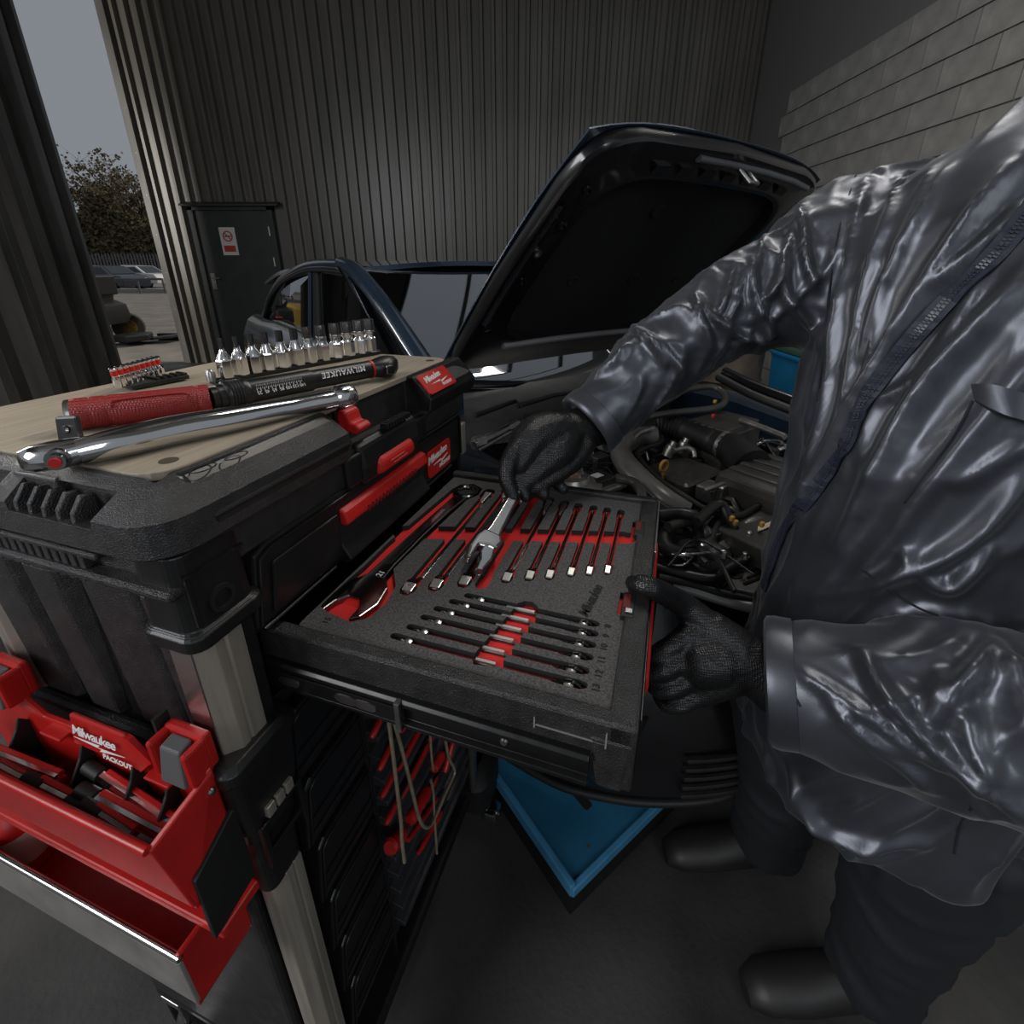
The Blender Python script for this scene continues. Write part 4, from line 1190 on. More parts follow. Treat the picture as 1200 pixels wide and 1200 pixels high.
# creases that can be followed on the chest: polylines in the photo with height and half-width
CRE = [([(1185, 205), (1110, 300), (1050, 400), (990, 500), (940, 600)], .010, .012), ([(1110, 205), (1060, 290), (1030, 350), (1010, 420)], .008, .010),
       ([(1060, 205), (1025, 300), (1000, 420), (985, 520)], .007, .010), ([(1015, 210), (990, 330), (975, 450), (955, 560)], .007, .009),
       ([(1200, 330), (1130, 400), (1075, 470), (1030, 560), (980, 640)], .012, .014), ([(1200, 430), (1130, 520), (1060, 610), (1000, 680)], .010, .014),
       ([(1200, 560), (1150, 620), (1090, 660), (1000, 690), (930, 700)], .010, .013), ([(1060, 650), (1110, 690), (1160, 640)], .010, .012),
       ([(930, 905), (960, 960), (1010, 985), (1080, 990)], .012, .014), ([(1150, 330), (1090, 430), (1040, 470)], .008, .009),
       ([(1090, 210), (1040, 330), (1015, 460), (990, 560)], .006, .007), ([(900, 880), (905, 940), (915, 1000)], .008, .010),
       ([(1200, 240), (1140, 300), (1080, 350)], .008, .010), ([(1080, 560), (1130, 560), (1195, 520)], .007, .012)]
# and on the sleeve in front
CRE_L = [([(1012, 770), (1035, 810), (1065, 845), (1110, 885), (1160, 920), (1200, 950)], .013, .010), ([(940, 790), (990, 820), (1040, 855), (1090, 890), (1130, 905)], .008, .008),
         ([(1170, 752), (1130, 800), (1090, 848)], .013, .009), ([(1172, 755), (1190, 800), (1200, 860)], .010, .010), ([(1105, 790), (1095, 830), (1085, 848)], .009, .008),
         ([(1130, 830), (1140, 880), (1180, 920)], .010, .012), ([(960, 800), (1010, 860), (1080, 890)], .007, .008), ([(1015, 870), (1060, 900), (1090, 930)], .006, .008)]
CRE_R = [([(815, 345), (822, 375), (835, 410)], .010, .006), ([(882, 300), (886, 345), (900, 390), (905, 395)], .011, .007), ([(925, 270), (915, 320), (903, 345), (890, 350)], .010, .006),
         ([(940, 240), (945, 300), (958, 340)], .010, .007), ([(920, 300), (922, 345), (948, 380), (962, 390)], .010, .008), ([(860, 310), (850, 350), (843, 368)], .008, .006),
         ([(815, 345), (835, 370), (870, 395), (905, 402)], .010, .006), ([(745, 388), (762, 400), (780, 428)], .011, .007), ([(770, 400), (790, 425), (800, 440)], .008, .006),
         ([(700, 440), (725, 425), (745, 400)], .009, .009), ([(905, 250), (893, 290), (884, 320)], .008, .006)]
bv = BVHTree.FromPolygons([v.co.copy() for v in jk.vertices], [tuple(p.vertices) for p in jk.polygons])


def cast(u, v, bvh=None):
    r = ray(u, v).normalized()
    h = (bvh or bv).ray_cast(r * .12, r)
    return h[0], h[1]


def crease3d(lst):
    out = []
    for pts, amp, w in lst:
        fine = smooth_path([Vector((u, v, 0)) for u, v in pts], 16)
        q = [cast(p.x, p.y)[0] for p in fine]
        q = [p for p in q if p is not None]
        if len(q) > 2:
            out.append((q, amp, w))
    return out


C3 = crease3d(CRE) + crease3d(CRE_L) + crease3d(CRE_R)
from mathutils.kdtree import KDTree
tot = sum(len(q) for q, a, w in C3)
kd = KDTree(tot); info = []
for q, a, w in C3:
    for j, p in enumerate(q):
        t = j / (len(q) - 1)
        kd.insert(p, len(info)); info.append((a * (.35 + .65 * math.sin(PI * min(1, max(0, t))) ** .6), w))
kd.balance()
nv = len(jk.vertices)
norms = [v.normal.copy() for v in jk.vertices]
new = []
fold_dir = (Vector((1, 0, 0)) * .45 + Vector((0, -.15, 1))).normalized()
fx = fold_dir.cross(Vector((-.6, -.8, 0))).normalized()
fy_ = fold_dir.cross(fx)
for i in range(nv):
    p = jk.vertices[i].co.copy()
    nrm = norms[i]
    dR, iR = nearest(pr_[::2], p)
    dL, iL = nearest(pl_[::2], p)
    z, cx, cy, wa, db_, an = tor_at(p.z)
    inR = dR < rrs[min(int(iR * 2), lenR)] * 1.16 and (p.x < .52 or iR > 4)
    inL = dL < rls[min(int(iL * 2), lenL)] * 1.16
    if inR:
        f, s = arm_fold(pr_[::2], arR[::2], iR, p, 1.7)
    elif inL:
        f, s = arm_fold(pl_[::2], arL[::2], iL, p, .4)
    else:
        q = Vector((p.dot(fx) * 11, p.dot(fy_) * 11, p.dot(fold_dir) * 2.2))
        f = ridge(q) * .010 + ridge(q * 2.1 + Vector((3, 1, 5))) * .004 + noise.noise(q * .6) * .010 - .004
        if p.z < -.6: f *= 1.3
    add = 0
    for co, idx, dist in kd.find_range(p, .03):
        a, w = info[idx]
        g = a * math.exp(-(dist / w) ** 2 * 1.6)
        if g > add: add = g
    # a trough beside every ridge keeps it crisp
    new.append(p + nrm * (f + add * 1.75))
for i in range(nv):
    jk.vertices[i].co = new[i]
jk.update()
o = bpy.data.objects.new('tmp', jk); COL.objects.link(o)
m = o.modifiers.new('s', 'SMOOTH'); m.iterations = 4; m.factor = .5
jk = evaluated(o)
bpy.data.objects.remove(o)
jk.materials.clear()
bv2 = BVHTree.FromPolygons([v.co.copy() for v in jk.vertices], [tuple(p.vertices) for p in jk.polygons])
jo = obj('jacket', jk, JACKET, pn, smooth=180)
jo['label'] = 'shiny navy jacket with soft folds'


def on_jacket(pts, n=4, lift=.002):
    fine = smooth_path([Vector((u, v, 0)) for u, v in pts], n)
    out = []
    for p in fine:
        h, nn = cast(p.x, p.y, bv2)
        if h is not None:
            out.append((h + nn * lift, nn))
    # light smoothing
    for _ in range(3):
        out = [out[0]] + [((out[k - 1][0] + out[k][0] * 2 + out[k + 1][0]) / 4, out[k][1]) for k in range(1, len(out) - 1)] + [out[-1]]
    return out


def ribbon(pts, w, th):
    rings = []
    for k, (p, nn) in enumerate(pts):
        t = (pts[min(k + 1, len(pts) - 1)][0] - pts[max(k - 1, 0)][0]).normalized()
        s = t.cross(nn).normalized()
        rings.append([p - s * w - nn * th, p - s * w + nn * th, p + s * w + nn * th, p + s * w - nn * th])
    return MB().loft(rings)


zp_ = on_jacket([(1215, 235), (1190, 268), (1150, 318), (1105, 360), (1070, 395), (1040, 430), (1015, 470), (1000, 510), (980, 545), (950, 580), (925, 615), (908, 655), (898, 690)], 5, .005)
zo = obj('zip_tape', ribbon(zp_, .0095, .0012), NAVY, pn)
tm = MB()
acc = 0
for k in range(len(zp_) - 1):
    (a, na), (b, nb) = zp_[k], zp_[k + 1]
    t = (b - a); L = t.length; t.normalize()
    s = t.cross(na).normalized()
    d = 0
    while d < L:
        c = a + t * d + na * .0018
        for sg in (-1, 1):
            c2 = c + s * (.0020 * sg) + t * (.0013 if sg > 0 else 0)
            tm.hexa([c2 + s * x * .0018 + t * y * .0009 + na * zq * .0008 for x, y, zq in ((-1, -1, -1), (1, -1, -1), (1, 1, -1), (-1, 1, -1), (-1, -1, 1), (1, -1, 1), (1, 1, 1), (-1, 1, 1))])
        d += .0034
tt = obj('zip_teeth', tm, mat('dark_zip_teeth', (.028, .030, .045), .35), zo)
tt['kind'] = 'stuff'
SEAM = mat('seam_thread', (.008, .009, .013), .8)
for nm, pts in (('shoulder_seam', [(1003, 206), (985, 262), (973, 330), (966, 400), (958, 470)]), ('cuff_seam', [(920, 745), (918, 775), (928, 808), (938, 828)]), ('cuff_seam', [(682, 462), (700, 474), (716, 490), (727, 508)]),
                ('chest_seam', [(1140, 470), (1120, 510), (1090, 550), (1060, 590)]), ('pocket_seam', [(1005, 664), (1040, 690), (1075, 712), (1100, 722)]), ('hem_seam', [(1140, 945), (1125, 965), (1118, 1000)])):
    q = on_jacket(pts, 5, .0005)
    if len(q) > 3:
        obj(nm, MB().tube([p for p, n_ in q], .0013, 6), SEAM, pn, smooth=60)
q = on_jacket([(1143, 452), (1165, 452), (1190, 458), (1215, 464)], 4, .004)
w_ = on_jacket([(1150, 470), (1165, 482), (1190, 490), (1215, 497)], 4, .005)
if len(q) > 3 and len(w_) > 3:
    fm = MB().loft([[a[0], a[0] + a[1] * .003, b[0] + b[1] * .004, b[0]] for a, b in zip(q, w_)])
    obj('pocket_flap', fm, JACKET, pn, smooth=40)
    obj('pocket_mouth', MB().tube([a[0] for a in w_], .0022, 6), SEAM, pn, smooth=60)
# closed ends of the sleeves: turned cuff rims
for path, rad, nm in ((pr_, .056, 'cuff'), (pl_, .067, 'cuff')):
    e = path[-1]; ax = (path[-1] - path[-3]).normalized()
    obj(nm, MB().lathe([(rad * .96, -.024), (rad * 1.05, -.022), (rad * 1.07, -.004), (rad * 1.05, .004), (rad * .98, .0065), (rad * .90, .002), (rad * .80, -.006)], e, ax, 36), JACKET, pn, smooth=50)


# --- gloves: five separate fingers on a palm, grown together
def glove(name, wrist, arm, fingers, palm):
    g = MB()
    g.tube([arm, arm.lerp(wrist, .55), wrist], [.040, .036, .033], 16)
    for pts, rs in palm:
        g.tube(pts, rs, 14)
        g.ball(pts[0], rs[0]); g.ball(pts[-1], rs[-1])
    for pts, rs in fingers:
        fine = smooth_path(pts, 4)
        rf = []
        for i in range(len(fine)):
            t = i / 4; k = min(int(t), len(rs) - 2)
            rf.append(rs[k] + (rs[k + 1] - rs[k]) * (t - k))
        g.tube(fine, rf, 12)
        for p, r in zip(pts, rs):
            g.ball(p, r * 1.03)
    me = remeshed(g, .0026, 11, .5)
    vs = me.vertices
    me.update()
    nn = [v.normal.copy() for v in vs]
    for i, v in enumerate(vs):       # fine creases of the thin rubber
        q = Vector((v.co.x * 60, v.co.y * 60, v.co.z * 150))
        v.co += nn[i] * (ridge(q) * .0005 + noise.noise(q * .3) * .0006)
    return obj(name, me, GLOVE, pn, smooth=180)


def dpt(*t):
    return [atd(u, v, d) for u, v, d in t]


wr_ = atd(664, 509, .757)
fing = [(dpt((626, 502, .718), (602, 530, .690), (593, 557, .676), (601, 582, .674)), [.0150, .0135, .0122, .0100]),
        (dpt((630, 497, .738), (608, 528, .712), (606, 560, .694), (616, 582, .690)), [.0125, .0112, .0102, .0088]),
        (dpt((638, 497, .762), (622, 532, .735), (624, 563, .708), (637, 580, .704)), [.0125, .0118, .0108, .0095]),
        (dpt((655, 497, .785), (645, 532, .760), (648, 560, .730), (660, 573, .722)), [.0118, .0108, .0100, .0088]),
        (dpt((684, 520, .755), (672, 540, .738), (652, 556, .718), (628, 571, .702)), [.0200, .0170, .0140, .0110])]
palm = [([wr_, p[0][0]], [.030, .0165]) for p in fing[:4]] + [([wr_, fing[4][0][0]], [.030, .020]),
        (smooth_path([wr_] + dpt((640, 508, .735), (620, 518, .716), (606, 544, .698)), 3), [.033, .0335, .034, .034, .0335, .0325, .031, .028, .024, .020]),
        (smooth_path([wr_] + dpt((652, 528, .733), (636, 544, .715), (618, 562, .700)), 3), [.033, .033, .0325, .0315, .030, .0275, .0245, .0215, .019, .016])]
gr_ = glove('glove', wr_, atd(700, 495, .80), fing, palm)
gr_['label'] = 'black glove gripping a wrench'
wl_ = atd(876, 775, .562)
th = [BOX.R @ bz(742, 683, -.333), BOX.R @ bz(762, 688, -.331), atd(796, 706, .572), atd(836, 738, .570)]
fing = [(dpt((806, 745, .568), (778, 762, .556), (762, 768, .566), (754, 758, .585)), [.0135, .0118, .0105, .0090]),
        (dpt((806, 770, .562), (776, 786, .549), (760, 785, .561), (753, 772, .582)), [.0135, .0118, .0105, .0090]),
        (dpt((812, 793, .560), (784, 808, .549), (767, 805, .560), (760, 792, .578)), [.0128, .0112, .0100, .0086]),
        (dpt((822, 812, .560), (797, 827, .553), (780, 826, .560), (771, 815, .573)), [.0118, .0100, .0090, .0080]),
        (list(reversed(th)), [.0190, .0150, .0122, .0092])]
palm = [([wl_, p[0][0]], [.033, .0165]) for p in fing[:4]] + [([wl_, fing[4][0][0]], [.032, .022]), (dpt((840, 775, .560), (820, 778, .558)), [.030, .027])]
gl_ = glove('glove', wl_, atd(915, 800, .555), fing, palm)
gl_['label'] = 'black glove pulling the drawer front'

# --- trousers, boots, head (mostly outside the picture)
tr_ = MB()
for hip, knee, ank in (((.70, .50, -.76), (.705, .50, -1.05), (.72, .50, -1.33)), ((.57, .70, -.76), (.60, .715, -1.05), (.63, .74, -1.33))):
    tr_.tube(smooth_path([hip, knee, ank], 5), [.125, .12, .115, .108, .10, .094, .09, .085, .08, .078, .077], 20)
tr_.ball((.63, .60, -.74), (.20, .20, .12), 20, 10)
tm_ = remeshed(tr_, .012, 8)
tm_.update()
nn = [v.normal.copy() for v in tm_.vertices]
for i, v in enumerate(tm_.vertices):
    q = Vector((v.co.x * 9, v.co.y * 9, v.co.z * 14))
    v.co += nn[i] * (ridge(q) * .008 + noise.noise(q) * .006)
obj('trousers', tm_, TROU, pn, smooth=180)
for bx_, by_ in ((.70, .50), (.61, .74)):
    bt_ = MB()
    sec = [(.07, .040, .10), (.03, .046, .13), (-.04, .046, .10), (-.12, .050, .075), (-.19, .046, .06), (-.225, .028, .04)]
    bt_.loft([[Vector((bx_ + t, by_ + w * math.cos(a), FLOOR + .004 + h * (.5 + .5 * math.sin(a)))) for a in [2 * PI * k / 14 for k in range(14)]] for t, w, h in sec])
    obj('boot', bt_, mat('black_boot', (.012, .011, .010), .5), pn, smooth=60)
SKIN = mat('skin', (.42, .25, .17), .5, var=.1, vs=20)
hd2 = MB()
hc = Vector((.655, .57, .40))
fdir = Vector((-.93, .25, -.28)).normalized(); fs_ = Vector((-fdir.y, fdir.x, 0)).normalized(); fu = fs_.cross(fdir) * -1
if fu.z < 0: fu = -fu
hd2.ball(hc, .092, 20, 14)
hd2.ball(hc + fdir * .035 - fu * .045, .066, 18, 12)
hd2.ball(hc + fdir * .060 - fu * .085, .034, 14, 10)
hd2.tube([hc + fdir * .088 + fu * .005, hc + fdir * .112 - fu * .032], [.009, .015], 10)
hd2.ball(hc + fdir * .092 - fu * .066 + fs_ * 0, (.016, .020, .008))
for sg in (-1, 1):
    hd2.ball(hc + fs_ * .088 * sg - fdir * .005 - fu * .025, (.014, .020, .032))
hd2.tube([hc - fu * .06 - fdir * .03, Vector((.667, .588, .19))], [.058, .062], 18)
obj('head', remeshed(hd2, .006, 6), SKIN, pn, smooth=180)
for sg in (-1, 1):
    obj('eye', MB().ball(hc + fdir * .090 + fs_ * .032 * sg - fu * .004, .011), mat('eye', (.5, .5, .5), .2), pn, smooth=180)
hr = MB().ball(hc - fdir * .016 + fu * .022, .098, 20, 14).ball(hc - fdir * .05 - fu * .02, .07, 16, 10)
obj('hair', remeshed(hr, .006, 5), mat('dark_hair', (.02, .015, .01), .6, bump=.6, bs=200), pn, smooth=180)

# --- the spanner in the hand
hw = thing('adjustable_wrench', 'chrome adjustable wrench held by the gloved hand above the foam tray', 'wrench', atd(580, 640, .60))
wa_ = atd(606, 574, .690); wb_ = atd(574, 632, .606)
ax = (wb_ - wa_).normalized()
sdx = ax.cross(ray(590, 600)).normalized()
nn_ = sdx.cross(ax)
wa2 = wa_ - ax * .035
rings = []
for t, w, h in ((0, .0095, .005), (.05, .0085, .0055), (.5, .0095, .0058), (.85, .0115, .0065), (1, .015, .0075)):
    p = wa2.lerp(wb_, t)
    w *= .82
    rings.append([p + sdx * w * x + nn_ * h * y for x, y in ((-1, -.5), (-.75, 1), (.75, 1), (1, -.5), (.7, -1), (-.7, -1))])
WCH = mat('wrench_chrome', (.62, .60, .58), .22, 1, rvar=.08, vs=60)
obj('handle', MB().loft(rings), WCH, hw, bevel=.001)
obj('handle_groove', MB().hexa([wa2.lerp(wb_, t) + sdx * x * .0038 + nn_ * h for t, x, h in ((.15, -1, .004), (.15, 1, .004), (.8, 1, .0045), (.8, -1, .0045), (.15, -1, .0062), (.15, 1, .0062), (.8, 1, .0066), (.8, -1, .0066))]), CHR_D, hw)


def wp(x, y, h):
    return wb_ + sdx * x * .70 + ax * y + nn_ * h


hp_ = [(-.016, -.006), (-.024, .010), (-.026, .030), (-.021, .048), (-.013, .046), (-.012, .022), (.004, .016), (.018, .014), (.022, .002), (.014, -.008)]
hm_ = MB().add([wp(x, y, -.009) for x, y in hp_] + [wp(x, y, .009) for x, y in hp_], [tuple(range(10))[::-1], tuple(range(10, 20))] + [(i, (i + 1) % 10, 10 + (i + 1) % 10, 10 + i) for i in range(10)])
hd3 = obj('fixed_jaw', hm_, WCH, hw, bevel=.003)
jp = [(-.004, .016), (.016, .014), (.020, .030), (.014, .052), (.003, .055), (.002, .040), (-.004, .030)]
n = len(jp)
obj('moving_jaw', MB().add([wp(x, y, -.007) for x, y in jp] + [wp(x, y, .007) for x, y in jp], [tuple(range(n))[::-1], tuple(range(n, 2 * n))] + [(i, (i + 1) % n, n + (i + 1) % n, n + i) for i in range(n)]), CHROME, hw, bevel=.002)
for k in range(4):
    y = .030 + k * .006
    obj('jaw_step', MB().hexa([wp(x, yy, h) for x, yy, h in ((.003, y, .006), (.016, y, .006), (.016, y + .004, .006), (.003, y + .004, .006), (.003, y, .0085), (.016, y, .0085), (.016, y + .004, .0085), (.003, y + .004, .0085))]), MAT['satin_chrome'], hw, bevel=.0008)
obj('worm_screw', MB().lathe([(.0055 - .001 * (k % 2), .0015 * k) for k in range(10)], wp(-.004, .012, .004), sdx, 12), CHR_D, hw, smooth=30)
obj('red_ring', MB().tube([wp(-.014, -.004, .0092), wp(.0, -.008, .0095), wp(.014, -.006, .0092)], .0016, 6), REDP, hw, smooth=60)
# ================================================================== the blue car with its bonnet up (car frame)
PAINT = mat('dark_blue_metallic', (.022, .040, .068), .26, .45, coat=1.0, var=.3, vs=3)
BPAINT = mat('black_underbonnet_paint', (.006, .006, .007), .28, coat=.5, var=.3, vs=8)
PAD = mat('insulation_felt', (.005, .005, .005), .95, bump=.4, bs=150)
RUB = mat('black_rubber', (.009, .009, .009), .55, bump=.2, bs=200)
ENG = mat('engine_black_plastic', (.020, .019, .018), .38, var=.3, vs=20, bump=.25, bs=400, dist=.001)
ENG2 = mat('dusty_grey_plastic', (.060, .056, .050), .30, var=.3, vs=12, bump=.25, bs=300, dist=.001)
CAST = mat('cast_alloy', (.40, .385, .36), .38, .9, var=.3, vs=40, bump=.4, bs=250, dist=.001)
YEL = mat('amber_plastic', (.48, .25, .045), .4)
LOUV = mat('pale_grey_plastic', (.22, .21, .20), .5, var=.2, vs=20)


def glassmat(name, tint, gl, rough=.02):
    m = bpy.data.materials.new(name); m.use_nodes = True
    nt = m.node_tree; nt.nodes.clear()
    o = nt.nodes.new('ShaderNodeOutputMaterial'); mx = nt.nodes.new('ShaderNodeMixShader')
    t = nt.nodes.new('ShaderNodeBsdfTransparent'); g = nt.nodes.new('ShaderNodeBsdfGlossy')
    f = nt.nodes.new('ShaderNodeFresnel'); f.inputs['IOR'].default_value = 1.5
    ad = nt.nodes.new('ShaderNodeMath'); ad.operation = 'MULTIPLY_ADD'; ad.inputs[1].default_value = 1.3; ad.inputs[2].default_value = gl; ad.use_clamp = True
    t.inputs['Color'].default_value = (*tint, 1); g.inputs['Roughness'].default_value = rough; g.inputs['Color'].default_value = (.9, .92, .95, 1)
    nt.links.new(f.outputs[0], ad.inputs[0]); nt.links.new(ad.outputs[0], mx.inputs[0])
    nt.links.new(t.outputs[0], mx.inputs[1]); nt.links.new(g.outputs[0], mx.inputs[2]); nt.links.new(mx.outputs[0], o.inputs[0])
    return m


GLASS = glassmat('car_glass', (.22, .24, .25), .10)
GLASSW = glassmat('windscreen_glass', (.16, .17, .17), .24, .04)


def E(u, v, z):
    return CAR.I @ atz(u, v, z)


CM, HWD = 1.23, .73             # middle of the car and half its width
car = thing('car', 'dark blue hatchback with its bonnet raised beside the drawer', 'car', (CM, 2.0, PZ), CAR)
# ---- bonnet: curved shell hinged at the windscreen
HX0, HX1, HY, HZ = .666, 1.655, 1.296, -.285
PH = math.radians(45)


def bon(s, t, off=0.0):
    """s -1..1 across, t 0 (hinge) .. 1 (front edge); off: away from the engine"""
    L = .80
    w = (HX1 - HX0) / 2
    x = (HX0 + HX1) / 2 + s * w * (1 - .05 * t ** 2 - .02 * max(0, t - .8) * 5 * abs(s))
    y = t * L * (1 - .04 * abs(s) ** 4 * t)
    bow = -.022 * s * s - .03 * t ** 3 + off - .02 * (1 - t) * (1 - s * s) * 0
    fwd = Vector((0, -math.cos(PH), math.sin(PH)))
    n = Vector((0, math.sin(PH), math.cos(PH)))
    return Vector((x, HY - .05 * (1 - s * s) * (1 - t), HZ)) + fwd * y + n * bow


def sheet_grid(fn, nu, nv, th):
    g0 = [[fn(-1 + 2 * i / nu, j / nv, 0) for i in range(nu + 1)] for j in range(nv + 1)]
    g1 = [[fn(-1 + 2 * i / nu, j / nv, th) for i in range(nu + 1)] for j in range(nv + 1)]
    m = MB()
    N = (nu + 1) * (nv + 1)
    vs = [p for r in g0 for p in r] + [p for r in g1 for p in r]
    fs = []
    W_ = nu + 1
    for j in range(nv):
        for i in range(nu):
            a = j * W_ + i
            fs.append((a, a + 1, a + W_ + 1, a + W_)); fs.append((N + a, N + a + W_, N + a + W_ + 1, N + a + 1))
    for i in range(nu):
        fs.append((i, N + i, N + i + 1, i + 1)); b = nv * W_ + i; fs.append((b, b + 1, N + b + 1, N + b))
    for j in range(nv):
        a = j * W_; fs.append((a, a + W_, N + a + W_, N + a)); b = a + nu; fs.append((b, N + b, N + b + W_, b + W_))
    return m.add(vs, fs)


bo = obj('bonnet', sheet_grid(lambda s, t, o: bon(s, t, .012 + o), 20, 14, .004), PAINT, car, smooth=40)
# inner frame: a closed border with rounded inner corners
inner = []
for k in range(48):
    a = 2 * PI * k / 48
    ca, sa = math.cos(a), math.sin(a)
    ex = .32
    inner.append((.80 * math.copysign(abs(ca) ** ex, ca), .53 + .37 * math.copysign(abs(sa) ** ex, sa)))
outer = []
for k in range(48):
    a = 2 * PI * k / 48
    ca, sa = math.cos(a), math.sin(a)
    ex = .16
    outer.append((.99 * math.copysign(abs(ca) ** ex, ca), .50 + .495 * math.copysign(abs(sa) ** ex, sa)))
rings = [[bon(s, t, .010) for s, t in outer], [bon(s, t, -.012) for s, t in outer], [bon((s * .9 + q[0] * .1), (t * .9 + q[1] * .1), -.022) for (s, t), q in zip(outer, inner)],
         [bon(s * .25 + q[0] * .75, t * .25 + q[1] * .75, -.018) for (s, t), q in zip(outer, inner)], [bon(s * 1.0, t, -.030) for s, t in inner], [bon(s * .975, (t - .53) * .95 + .53, -.026) for s, t in inner], [bon(s * .96, (t - .53) * .93 + .53, .004) for s, t in inner]]
obj('bonnet_frame', MB().loft(rings, cap=False), BPAINT, bo, smooth=50)
obj('insulation_pad', sheet_grid(lambda s, t, o: bon(s * .775, .17 + t * .71, -.004 + o + .004 * math.sin(s * 5) * math.sin(t * 6)), 16, 10, .008), PAD, bo, smooth=60)
obj('frame_ridge', MB().tube([bon(s, .165, -.030) for s in [-.72 + 1.44 * k / 20 for k in range(21)]], .0105, 8), mat('ridge_sheen_grey', (.20, .19, .195), .38, coat=.3), bo, smooth=60)  # lighter grey carries the bright sheen along the ridge
for s, t in ((-.86, .50), (-.88, .62), (-.84, .72), (-.84, .84), (-.90, .28)):
    c = bon(s, t, -.022)
    n = Vector((0, -math.sin(PH), -math.cos(PH)))
    obj('stud', MB().lathe([(.012, 0), (.012, .006), (.007, .007), (.007, .002)], c, n, 12), BPAINT if t != .62 else STEEL, bo, smooth=40)
for s, t in ((-.45, .45), (.05, .45), (.5, .45), (-.2, .75), (.35, .75)):
    c = bon(s, t, -.006)
    obj('pad_button', MB().lathe([(.022, -.006), (.016, .002), (.006, -.001)], c, Vector((0, -math.sin(PH), -math.cos(PH))), 14), PAD, bo, smooth=50)
for k in range(7):
    s = -.55 + k * .18
    obj('pad_tab', MB().hexa([bon(s + ds, tt, oo) for tt, oo in ((.90, -.030), (.90, -.018)) for ds, tt2 in ((0, 0), (.10, 0), (.10, 0), (0, 0))][:4] + [bon(s + ds, .925, oo) for ds, oo in ((0, -.030), (.10, -.030), (.10, -.018), (0, -.018))]), BPAINT, bo)
obj('latch_strip', MB().tube([bon(s, .955, -.026) for s in (-.3, 0, .3, .6, .8)], .008, 8), mat('grey_strip', (.14, .14, .145), .35), bo, smooth=60)
obj('latch_striker', MB().tube([bon(.05, .95, -.02), bon(.05, .95, -.075), bon(.12, .95, -.075), bon(.12, .95, -.02)], .006, 8), STEEL, bo, smooth=60)
obj('edge_sparkle_flange', MB().loft([[bon(-.955, t, -.018), bon(-.93, t, -.030), bon(-.90, t, -.024)] for t in [.30 + .5 * k / 10 for k in range(11)]], closed=False), mat('wet_black_paint', (.012, .012, .014), .16, coat=.6, bump=.9, bs=260, dist=.002), bo, smooth=40)
# hinge bar left of the bay
obj('bonnet_hinge', MB().tube([E(556, 522, -.36), E(575, 512, -.355), E(598, 500, -.35)], .009, 8).tube([E(560, 528, -.37), E(600, 505, -.36)], .005, 6), STEEL, car, smooth=60)
obj('hinge_bracket', MB().tube([E(556, 520, -.36), E(566, 517, -.36)], .016, 6), CAST, car, smooth=30)
obj('hinge_bracket', MB().tube([E(596, 502, -.352), E(608, 496, -.345)], .010, 6), CAST, car, smooth=30)

# ---- cabin
RX0, RX1 = .68, 2 * CM - .68


def roofpt(s, y, dz=0):
    x = CM + s * (RX1 - RX0) / 2
    zc = .030 - .030 * ((y - 2.6) / .9) ** 2 if y < 3.2 else .0165 - .11 * ((y - 3.2) / .9) ** 1.5
    return Vector((x, y - .08 * (1 - s * s) * (1 if y < 2.4 else 0), zc - .035 * s * s + dz))


